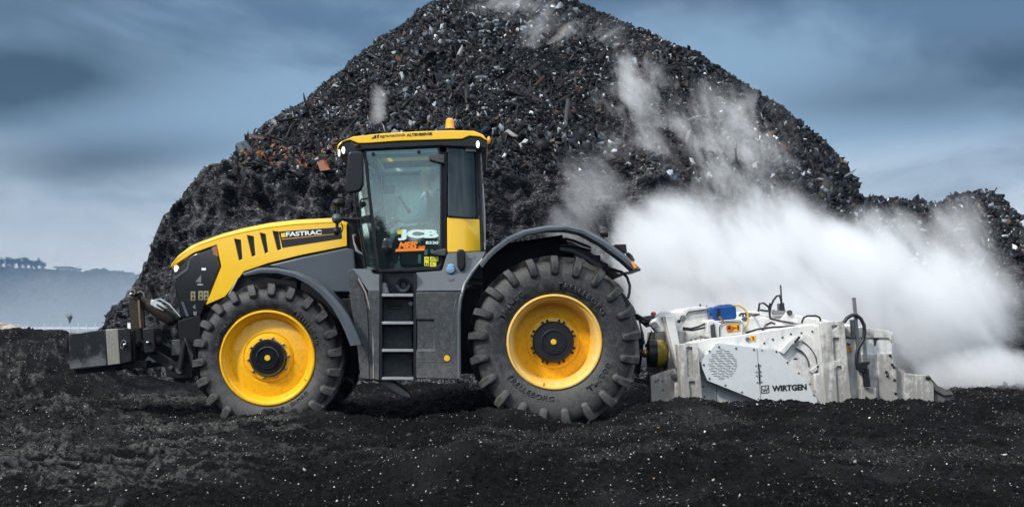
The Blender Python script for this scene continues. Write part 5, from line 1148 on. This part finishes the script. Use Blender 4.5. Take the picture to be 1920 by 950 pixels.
mb.prism([(1434, 724.6), (1436, 724.4), (1435.2, 728)], CYp - .003, CYp + .001, CYp)
obj('logo', mb, M['ink'], S)
# wall bolts, seams, swing-arm arc
for x, y in ((1319, 724), (1321, 743), (1332, 752), (1467, 632), (1483, 626), (1503, 624), (1523, 621), (1449, 636), (1433, 643)): obj('bolt', MB().ell(W(x, y, B0), .014, .014, .014, 10, 6), M['greylow'], S)
def arcband(cx, cy_, r0, r1, a0, a1, Y0, Y1, name, mt):
    lp = []
    for k in range(17):
        a = R(a0 + (a1 - a0) * k / 16); A = W(cx + r1 * math.cos(a), cy_ - r1 * math.sin(a), Y0); Bq = W(cx + r0 * math.cos(a), cy_ - r0 * math.sin(a), Y0)
        lp.append([A, Bq, Vector((Bq.x, Y1, Bq.z)), Vector((A.x, Y1, A.z))])
    return obj(name, MB().loft(lp), mt, S, bevel=.003)
arcband(1478, 688, 40, 70, -8, 66, B0 - .03, B0 + .01, 'arm_cover', M['white'])
arcband(1478, 688, 38, 40.2, 2, 70, B0 - .045, B0 - .02, 'arc_groove', M['greylow'])
arcband(1478, 688, 54, 55.8, 5, 62, B0 - .045, B0 - .028, 'arc_groove', M['greylow'])
obj('arm_bracket', MB().prism([(1461, 658), (1490, 630), (1499, 634), (1470, 664)], B0 - .06, B0), M['white'], S, bevel=.006)
obj('bracket_edge', MB().tube([W(1470, 664.5, B0 - .06), W(1487, 644, B0 - .06)], .006, 5), M['greylow'], S)
obj('arm_bracket', MB().prism([(1518, 695), (1542, 676), (1546, 683), (1524, 700)], B0 - .06, B0), M['white'], S, bevel=.006)
for x, y in ((1498, 632.5), (1495, 636), (1491.5, 640), (1534, 686.5), (1538.5, 682.5), (1542.5, 679)): obj('bolt', MB().ell(W(x, y, B0 - .065), .018, .02, .018, 10, 6), M['black'], S)
obj('wall_step', MB().prism([(1526, 700), (1540, 699), (1546, 775), (1530, 775)], B0 - .10, B0), M['white'], S, bevel=.02)
obj('rust_spot', MB().prism([(1487, 672), (1492, 670.5), (1497, 672.3), (1492, 674)], B0 - .004, B0 + .005), M['rusty'], S)
obj('wall_seam', MB().prism([(1343, 720), (1343.8, 720), (1345, 775), (1344, 775)], B0 - .002, B0 + .01), M['ink'], S)
# mounting box under the canister, stickers
obj('valve_cover', MB().prism([(1326, 602), (1336, 598), (1352, 606), (1394, 600), (1393, 627), (1333, 634), (1326, 630)], .36, .95), M['white'], S, bevel=.012)
obj('cover_edge', MB().tube([W(1349.5, 631, .345), W(1349, 613, .345), W(1354, 605.5, .345), W(1390, 602, .345)], .006, 6), M['ink'], S)
obj('vent_slot', MB().prism([(1332, 610), (1339, 606), (1343, 632), (1334, 634)], .34, .38), M['greylow'], S)
st = obj('warning_sticker', MB().prism([(1361, 608.5), (1386, 606), (1387.6, 620), (1363.5, 622.5)], .352, .362, .355), M['ostick'], S)
mb = MB(); mb.prism([(1382.5, 609), (1385, 609), (1385.4, 618), (1382.6, 618)], .348, .353, .35); mb.prism([(1377, 614), (1381, 613.5), (1381, 615), (1377, 615.5)], .348, .353, .35); mb.disc(W(1367.5, 615, .352), .018, -.004, 0, 12); obj('warning_symbol', mb, M['ink'], st)
ring('warning_symbol', W(1367.5, 615, .346), .034, .005, M['red'], st)
mb = MB(); mb.prism([(1374, 611.5), (1376, 611.3), (1376.6, 618), (1374.6, 618.2)], .348, .353, .35); obj('warning_symbol', mb, M['red'], st)
for (x0, y0, x1, y1) in ((1407, 629, 1417, 639.5), (1588, 649.5, 1597.5, 659)):
    s = obj('warning_sticker', MB().pbox(x0, x1, y0, y1, B0 - .006 if x0 < 1500 else .215, B0 + .01 if x0 < 1500 else .24), M['ostick'], S)
    yy = B0 - .008 if x0 < 1500 else .213; obj('warning_symbol', MB().tube([W(x0 + 3, y0 + 3, yy), W(x0 + 6, y0 + 2.5, yy), W(x0 + 6, y0 + 5, yy), W(x0 + 4.5, y0 + 7, yy), W(x0 + 7, y0 + 8, yy)], .005, 5), M['ink'], s)
obj('lifting_eye', MB().disc(W(1401.5, 635.5, B0), .026, -.02, .01, 18), M['steel'], S)
obj('lifting_eye', MB().ell(W(1592, 643.5, .2), .026, .03, .026), M['steel'], S)
obj('inspection_cap', MB().disc(W(1396.5, 598, .6), .03, -.03, .05, 20), M['steel'], S)
obj('plate_ring', MB().disc(W(1385, 636, B0), .03, -.003, .01, 20), M['whitec'], S)
# pto drum
dr_ = W(1232, 662, .9)
obj('shaft_guard', MB().lathe(dr_ + Vector((-.105, 0, 0)), [(.08, -.01), (.175, -.01), (.175, .09), (.165, .10)], 32, 'X'), M['black'], S)
obj('clutch_drum', MB().lathe(dr_ + Vector((0, 0, 0)), [(.0001, -.02), (.172, -.02), (.176, .0), (.172, .07), (.14, .115), (.0001, .125)], 32, 'X'), M['drum'], S)
obj('shaft_joint', MB().ell(W(1210, 662, .9), .06, .06, .055, 16, 10), M['brass'], S)
obj('drive_shaft', MB().tube([W(1150, 655, 1.3), W(1214, 662, .92)], .035, 12), M['brass'], S)
obj('lower_lug', MB().prism([(1219.5, 709), (1224, 704), (1256, 693), (1266, 690), (1272, 700), (1274, 775), (1222, 775)], .45, .55), M['whited'], S, bevel=.008)
for x, y in ((1229, 715), (1234, 712), (1242, 714.5), (1243, 731)): obj('lug_hole', MB().disc(W(x, y, .45), .016, -.003, .01, 14), M['greylow'], S)
obj('lug_pin', MB().lathe(W(1264, 705.5, .45), [(.0001, -.04), (.03, -.04), (.036, -.02), (.036, .02)], 18), M['greylow'], S)
obj('lug_block', MB().prism([(1265, 717), (1275, 716), (1277, 775), (1267, 775)], .36, .46), M['whited'], S, bevel=.006)
obj('lower_link', MB().prism([(1190, 708), (1222, 712), (1222, 722), (1190, 716)], .6, .68), M['chassis'], S)
# rear box
RB = .24
obj('rear_box', MB().prism([(1583, 775), (1583, 640), (1588, 634), (1612, 631), (1672, 624), (1676, 660), (1677, 690), (1684, 775)], RB, 2.4), M['white'], S, bevel=.03)
obj('rear_roof', MB().prism([(1586, 630), (1586, 610), (1640, 616), (1668, 620.5), (1674, 626), (1676, 640), (1672, 641), (1666, 634), (1622, 633), (1600, 634)], RB - .02, 2.42), M['whited'], S, bevel=.008)
obj('grime_drip', MB().prism([(1634, 630.5), (1650, 629.5), (1648, 636), (1644, 638), (1642, 648), (1639, 648), (1638, 637)], RB - .004, RB + .01), M['greylow'], S)
obj('rear_plate', MB().prism([(1614, 664), (1643, 662.5), (1650, 775), (1616, 775)], RB - .02, RB + .02), M['whited'], S, bevel=.006)
obj('rear_plate', MB().prism([(1644, 662.5), (1674, 662), (1678, 775), (1650.6, 775)], RB - .03, RB + .02), M['whited'], S, bevel=.006)
obj('rear_base', MB().prism([(1615, 727), (1643, 726), (1645, 775), (1613, 775)], RB - .12, RB), M['whited'], S, bevel=.01)
for x, y in ((1662, 697), (1664, 704), (1669, 666), (1676, 688), (1677, 712), (1679, 737), (1673, 683)): obj('bolt', MB().ell(W(x, y, RB - .04), .018, .02, .018, 10, 6), M['black'], S)
obj('rear_strap', MB().prism([(1673, 682), (1679, 682), (1685, 775), (1677, 775)], RB - .04, RB), M['whited'], S, bevel=.004)
obj('rear_flap', MB().prism([(1678, 684), (1684, 688), (1703, 701.5), (1738, 703), (1745, 709), (1751, 720), (1752, 775), (1684, 775)], .28, 2.4), M['whited'], S, bevel=.008)
obj('rear_blade', MB().prism([(1738, 704), (1742, 703), (1758, 722), (1786, 735), (1789, 740), (1770, 741), (1752, 730)], .30, 2.4), M['greylow'], S, bevel=.006)
obj('blade_bolt', MB().tube([W(1736, 707, .27), W(1744, 709, .27)], .02, 8), M['black'], S)
obj('blade_skirt', MB().prism([(1752, 728), (1775, 739), (1789, 742), (1789, 775), (1752, 775)], .34, 2.35), M['greylow'], S)
# depth gauge rods and cylinder
obj('gauge_rod', MB().prism([(1599, 557.5), (1604.5, 557.5), (1616, 683), (1610, 683)], .10, .14), M['steel'], S)
obj('gauge_rod', MB().prism([(1618, 620), (1622, 620), (1627, 680), (1622, 680)], .10, .14), M['steel'], S)
obj('gauge_sleeve', MB().prism([(1598.5, 599), (1603, 599), (1606, 631), (1601, 631)], .06, .18), M['greylow'], S, bevel=.004)
obj('gauge_clamp', MB().prism([(1610, 680), (1630, 677), (1632, 681), (1627, 684), (1627, 692), (1612, 693)], .05, .20), M['black'], S, bevel=.008)
obj('gauge_cylinder', MB().tube([W(1622, 692, .10), W(1626, 725, .10)], .042, 14), M['black'], S)
obj('hose', MB().tube([W(x, y, .07) for x, y in ((1582, 604), (1588, 596), (1597, 590.5), (1606, 590.5), (1614, 597), (1620, 609), (1621.5, 624), (1618, 638), (1609, 652), (1606, 667), (1606, 680), (1608.5, 691), (1614, 695), (1620, 695))], .022, 8), M['hose'], S)
obj('orange_lamp', MB().prism([(1588, 627), (1592, 622), (1600, 624), (1601, 629), (1594, 631)], .5, .6), M['reflector'], S, bevel=.01)
# top rear antenna, small linkages and hoses
obj('antenna', MB().prism([(1463, 534), (1465, 534), (1468, 580), (1465.5, 580)], 1.05, 1.08), M['greylow'], S)
obj('antenna_bracket', MB().prism([(1461, 569), (1470, 567), (1472.5, 583), (1462, 583)], .98, 1.1), M['greylow'], S, bevel=.004)
for pts in ([(1443, 590), (1445, 575), (1450, 563), (1456, 555), (1461, 553.5), (1464, 560), (1466, 575)], [(1422, 584), (1424, 569), (1432, 568), (1440, 574), (1443, 580)], [(1444, 596), (1442, 580), (1444, 568)], [(1425, 581), (1440, 583)],
            [(1443, 596), (1458, 600), (1478, 604), (1487, 605)], [(1503, 605), (1507, 595), (1514, 592), (1530, 591.5), (1537, 595), (1539, 602)], [(1398, 624), (1420, 617), (1450, 613), (1480, 612), (1510, 613), (1538, 620)], [(1280, 614), (1295, 616), (1310, 612), (1324, 606)], [(1280, 617), (1298, 619), (1325, 613)], [(1388, 588), (1400, 587), (1412, 590), (1424, 589)], [(1430, 619), (1436, 609), (1446, 604), (1453, 607)]):
    obj('hose', MB().tube([W(x, y, .9 if y < 612 and x > 1400 else .5) for x, y in pts], .013, 6), M['hose'], S)
obj('lift_bracket', MB().prism([(1464, 600), (1472, 590), (1477, 583), (1483, 583), (1497, 598), (1498, 606)], .85, .95), M['white'], S, bevel=.01)
obj('bracket_pin', MB().disc(W(1480, 586, .85), .033, -.03, .02, 20), M['greylow'], S)
obj('lift_cylinder', MB().tube([W(1448, 585, .95), W(1460, 586, .95), W(1476, 586, .95)], [.035, .03, .02], 10), M['steel'], S)
obj('knob', MB().disc(W(1413, 598.5, .95), .02, -.02, .02, 12), M['whitec'], S)
for k in range(6): obj('fitting', MB().ell(W(1387 + k * 6, 590.5 + (k % 2), .96), .018, .02, .018, 8, 6), M['greylow'], S)
for k in range(5): obj('fitting', MB().ell(W(1296 + k * 9, 637 - (k % 2) * 2, B0 + .02), .012, .012, .012, 8, 6), M['greylow'], S)

# canister lying on the machine
CA = thing('blue_canister', 'blue plastic canister strapped on top of the white machine', 'canister', W(1358, 600, .7))
cb = obj('canister_body', MB().prism([(1334.5, 578), (1338, 574.5), (1376, 572), (1380, 574), (1382, 594), (1379, 598), (1342, 601.5), (1337, 599)], .50, .85), M['blue'], CA, bevel=.03, seg=3)
obj('canister_grip', MB().prism([(1344, 574), (1352, 570.5), (1356, 572), (1362, 569.8), (1373, 570.5), (1374, 573)], .58, .78), M['blue'], CA, bevel=.012)
obj('canister_cap', MB().tube([W(1330, 588, .6), W(1335.5, 588, .6)], .03, 12), M['blue'], CA)
obj('canister_strap', MB().pbox(1345, 1349.5, 578, 595, .488, .51), M['decal'], CA)
obj('canister_outlet', MB().tube([W(x, y, .47) for x, y in ((1348, 593), (1353, 598), (1357, 606), (1360, 614))], [.02, .014, .015, .018], 8), M['brass'], CA)
obj('outlet_boot', MB().tube([W(1360, 611, .46), W(1364, 626, .44)], [.022, .032], 8), M['black'], CA)
obj('yellow_hose', MB().tube([W(x, y, .46) for x, y in ((1375, 572), (1385, 572), (1394, 577), (1401, 586), (1403.5, 597), (1401, 608), (1394, 621))], .013, 8), M['yhose'], CA)

# ================================================================== DRIVER
def skin_body(name, verts, edges, radii, mt, parent=None, root=0, sub=2):
    me = bpy.data.meshes.new(name); me.from_pydata([tuple(v) for v in verts], edges, []); o = bpy.data.objects.new(name, me); col.objects.link(o)
    o.modifiers.new('skin', 'SKIN'); sv = me.skin_vertices[0].data
    for i, r_ in enumerate(radii): sv[i].radius = (r_, r_) if not isinstance(r_, tuple) else r_; sv[i].use_root = (i == root)
    s = o.modifiers.new('sub', 'SUBSURF'); s.levels = sub; s.render_levels = sub
    bpy.context.view_layer.update(); nm = bpy.data.meshes.new_from_object(o.evaluated_get(bpy.context.evaluated_depsgraph_get()))
    o.modifiers.clear(); o.data = nm; nm.name = name; nm.materials.clear(); nm.materials.append(mt); nm.shade_smooth()
    if parent: o.parent = parent
    return o
def pv(px, py, Y): return W(px, py, Y)
PYc = 1.35
V = [pv(800, 445, PYc), pv(803, 420, PYc), pv(806, 393, PYc), pv(806, 372, PYc), pv(803, 360, PYc), pv(800, 350, PYc), pv(799, 339, PYc), pv(798, 328, PYc), pv(798, 322, PYc), pv(790.5, 337, PYc)]
Rr = [.16, .145, .155, .15, .075, .058, .085, .095, .07, .022]
E = [(0, 1), (1, 2), (2, 3), (3, 4), (4, 5), (5, 6), (6, 7), (7, 8), (6, 9)]
def chain(start, pts, rad):
    k = start
    for p, r_ in zip(pts, rad): V.append(p); Rr.append(r_); E.append((k, len(V) - 1)); k = len(V) - 1
    return k
for sgn, ysh, hand in ((-1, PYc - .19, (737, 411)), (1, PYc + .19, (738, 408))):
    hx, hy = hand
    k = chain(3, [pv(806, 370, ysh), pv(792, 403, ysh - .03 * -sgn), pv(764, 414, ysh + .02), pv(748, 412, ysh + .03 * -sgn), pv(742, 411, ysh + .03 * -sgn)], [.07, .056, .045, .030, .034])
    for f in range(4):
        yy = ysh + .03 * -sgn + (f - 1.5) * .021
        chain(k, [pv(738, 410 + abs(f - 1.2), yy), pv(733.5, 411 + abs(f - 1.2), yy), pv(731.5, 414 + f * .3, yy)], [.012, .0095, .009])
    chain(k, [pv(741, 406, ysh + .02), pv(736, 404.5, ysh + .01)], [.012, .010])
for sgn in (-1, 1):
    yy = PYc + sgn * .11
    chain(0, [pv(795, 448, yy), pv(748, 444, yy + sgn * .04), pv(738, 482, yy + sgn * .04), pv(737, 497, yy + sgn * .04), pv(722, 501, yy + sgn * .05)], [.09, .072, .055, .042, .035])
per = skin_body('person', V, E, Rr, M['skin'])
tag(per, 'person in a blue grey jacket sitting in the tractor cab, hands on the steering wheel', 'person')
ORG[per.name] = Vector((0, 0, 0))
def sub_body(name, keep_idx, scale_r, mt):
    mp_ = {v: i for i, v in enumerate(keep_idx)}
    e2 = [(mp_[a], mp_[b]) for a, b in E if a in mp_ and b in mp_]
    return skin_body(name, [V[i] for i in keep_idx], e2, [Rr[i] * scale_r + .006 for i in keep_idx], mt, per)
nbase = 10; na = 5 + 12 + 2
armL = [nbase, nbase + 1, nbase + 2, nbase + 3]; armR = [nbase + na, nbase + na + 1, nbase + na + 2, nbase + na + 3]
sub_body('jacket', [0, 1, 2, 3, 4] + armL + armR, 1.05, M['shirt'])
ls = nbase + 2 * na
sub_body('trousers', [0] + [ls + i for i in range(4)] + [ls + 5 + i for i in range(4)], 1.06, M['trouser'])
mb = MB(); hc = W(801, 330, PYc); mb.ell(hc + Vector((.015, 0, .008)), .108, .100, .110, 20, 14)
hv = [v for v in mb.v]; 
# hair covers top and back of the head only
mb2 = MB(); fs = [f for f in mb.f if np.mean([(mb.v[i] - hc).x for i in f]) * 0.9 + np.mean([(mb.v[i] - hc).z for i in f]) > -.01]
mb2.add(mb.v, fs); obj('hair', mb2, M['hair'], per)
obj('ear', MB().ell(W(802, 337, PYc - .095), .016, .012, .028, 10, 8), M['skin'], per)
obj('eye', MB().ell(W(791, 331, PYc - .045), .010, .012, .009, 8, 6), M['letter'], per)
obj('eye', MB().ell(W(791, 331, PYc + .045), .010, .012, .009, 8, 6), M['letter'], per)
obj('mouth', MB().ell(W(791.3, 343.5, PYc), .008, .028, .006, 8, 6), M['red'], per)

# ================================================================== STEAM
def steam(name, blobs, dens, label, nscale=0.9, seed=0.0, edge=0.55, rise=1.0, thr=0.0, col_=(0.985, 0.988, 0.995), detail=4, warp=0.9, tilt=35, stretch=.5, wt=1.0):
    """blobs: list of (px,py,Y, rx,ry,rz) ellipsoids; one closed hull box per cloud"""
    cs = [(W(b[0], b[1], b[2]), b[3:]) for b in blobs]
    lo = Vector([min(c[i] - r_[i] * 1.0 for c, r_ in cs) for i in range(3)]); hi = Vector([max(c[i] + r_[i] * 1.0 for c, r_ in cs) for i in range(3)])
    lo.z = max(lo.z, -0.25)
    mb = MB().box(lo.x, hi.x, lo.y, hi.y, lo.z, hi.z)
    m = bpy.data.materials.new(name); m.use_nodes = True; nt = m.node_tree; nt.nodes.clear()
    geo = N(nt, 'ShaderNodeNewGeometry'); pos = geo.outputs['Position']
    off = N(nt, 'ShaderNodeVectorMath', operation='ADD'); L(nt, pos, off.inputs[0]); off.inputs[1].default_value = (seed * 7.1, seed * 3.3, -seed * 2.7)
    nz = N(nt, 'ShaderNodeTexNoise'); nz.inputs['Scale'].default_value = nscale; nz.inputs['Detail'].default_value = detail; nz.inputs['Roughness'].default_value = 0.58; nz.inputs['Distortion'].default_value = 0.6
    mpg = N(nt, 'ShaderNodeMapping'); mpg.vector_type = 'POINT'; mpg.inputs['Rotation'].default_value = (0, R(tilt), 0); L(nt, off.outputs[0], mpg.inputs[0])
    mpg2 = N(nt, 'ShaderNodeVectorMath', operation='MULTIPLY'); L(nt, mpg.outputs[0], mpg2.inputs[0]); mpg2.inputs[1].default_value = (1.25, 1.0, stretch)
    L(nt, mpg2.outputs[0], nz.inputs[0])
    cur = None
    for c, r_ in cs:
        s = N(nt, 'ShaderNodeVectorMath', operation='SUBTRACT'); L(nt, pos, s.inputs[0]); s.inputs[1].default_value = c
        d_ = N(nt, 'ShaderNodeVectorMath', operation='DIVIDE'); L(nt, s.outputs[0], d_.inputs[0]); d_.inputs[1].default_value = r_
        ln = N(nt, 'ShaderNodeVectorMath', operation='LENGTH'); L(nt, d_.outputs[0], ln.inputs[0])
        f = math_n(nt, 'SUBTRACT', 1.0, ln.outputs['Value'])
        cur = f if cur is None else math_n(nt, 'MAXIMUM', cur, f)
    k = math_n(nt, 'ADD', math_n(nt, 'MULTIPLY', cur, wt), math_n(nt, 'MULTIPLY', math_n(nt, 'SUBTRACT', nz.outputs[0], 0.52 + thr), warp * 2))
    nf = N(nt, 'ShaderNodeTexNoise'); nf.inputs['Scale'].default_value = nscale * 4.2; nf.inputs['Detail'].default_value = 3; nf.inputs['Roughness'].default_value = 0.6; nf.inputs['Distortion'].default_value = 1.2
    L(nt, mpg2.outputs[0], nf.inputs[0]); k = math_n(nt, 'ADD', k, math_n(nt, 'MULTIPLY', math_n(nt, 'SUBTRACT', nf.outputs[0], 0.5), warp * .75))
    k = math_n(nt, 'MULTIPLY', math_n(nt, 'MULTIPLY', k, 1 / edge, True), ramp(nt, cur, [(0.0, 0.0), (0.40, 1.0)], 'EASE'))
    dn = math_n(nt, 'MULTIPLY', k, dens)
    v = N(nt, 'ShaderNodeVolumePrincipled'); v.inputs['Color'].default_value = (*col_, 1); v.inputs['Anisotropy'].default_value = 0.0
    L(nt, dn, v.inputs['Density'])
    o_ = N(nt, 'ShaderNodeOutputMaterial'); L(nt, v.outputs[0], o_.inputs['Volume'])
    m.cycles.volume_step_rate = STEP if 'STEP' in globals() else 1.0
    o = obj(name, mb, m); tag(o, label, kind='stuff'); return o
STEP = 0.35
steam('steam', [(1240, 470, 5.5, 1.5, 1.4, 1.2), (1400, 490, 5.0, 2.0, 1.6, 1.4), (1590, 530, 5.0, 2.0, 1.8, 1.4), (1740, 585, 4.5, 1.6, 1.8, 1.45), (1480, 620, 4.6, 3.2, 1.5, 1.2), (1830, 700, 3.6, 1.2, 1.6, .6), (1250, 600, 5.0, 1.2, 1.2, .9)],
      3.0, 'thick white steam rolling up behind the white machine', nscale=1.05, seed=1, edge=1.0, warp=1.25, detail=7, col_=(.975, .98, .99))
steam('steam_wisp', [(1190, 210, 15.0, 1.2, 1.2, 2.0), (1180, 310, 12.5, 1.4, 1.2, 1.4), (1340, 260, 14.0, 2.2, 1.3, 1.6), (1370, 340, 11.5, 2.4, 1.4, 1.4)], 1.0,
      'thin torn steam drifting up the rubble above the white cloud', nscale=1.25, seed=4, edge=.8, thr=.035, warp=2.3, detail=8, wt=.55, tilt=24, stretch=.7)
steam('steam_wisp', [(960, 25, 21.0, 1.8, 1.2, .9), (1070, 75, 19.5, 1.9, 1.2, 1.0), (1030, 110, 19.0, 1.4, 1.0, .8)], .9, 'faint streaks of steam near the summit of the heap', nscale=1.7, seed=7, edge=.8, thr=.03, warp=2.3, detail=8, wt=.5, tilt=-52, stretch=.42)
steam('steam_wisp', [(710, 212, 14.6, .3, .7, .95)], 1.2, 'small wisp of steam rising behind the front of the cab roof', nscale=2.2, seed=9, edge=.8, warp=1.5, thr=.02)
steam('steam_wisp', [(1690, 430, 12.0, 1.5, 1.3, .7), (1800, 440, 10.5, 1.0, 1.2, 1.0)], .8, 'thin steam in front of the low ridge and right hill', nscale=1.0, seed=12, edge=.7, warp=1.7, wt=.7)
steam('steam_wisp', [(1100, 350, 7.6, .9, .8, 1.1), (1085, 420, 7.0, .9, .8, .5)], .5, 'thin steam curling up beside the rear wing of the tractor', nscale=1.3, seed=15, edge=.7, warp=1.9, wt=.7)
steam('mist', [(-200, 640, 1000, 520, 260, 40), (160, 640, 900, 330, 240, 44), (300, 600, 1000, 300, 200, 62)], .006, 'pale mist lying in the valley below the distant hill', nscale=.006, seed=3, edge=.9, warp=.5, col_=(.80, .88, .96))
# ------------------------------------------------------------------ haze
hb = MB().box(-4500, 7500, -60, 2800, -80, 172)
m = bpy.data.materials.new('haze'); m.use_nodes = True; nt = m.node_tree; nt.nodes.clear()
v = N(nt, 'ShaderNodeVolumePrincipled'); v.inputs['Color'].default_value = (0.12, 0.225, 0.35, 1); v.inputs['Density'].default_value = 0.00042
o_ = N(nt, 'ShaderNodeOutputMaterial'); L(nt, v.outputs[0], o_.inputs['Volume'])
hz_o = obj('haze', hb, m); tag(hz_o, 'pale even haze', kind='stuff')
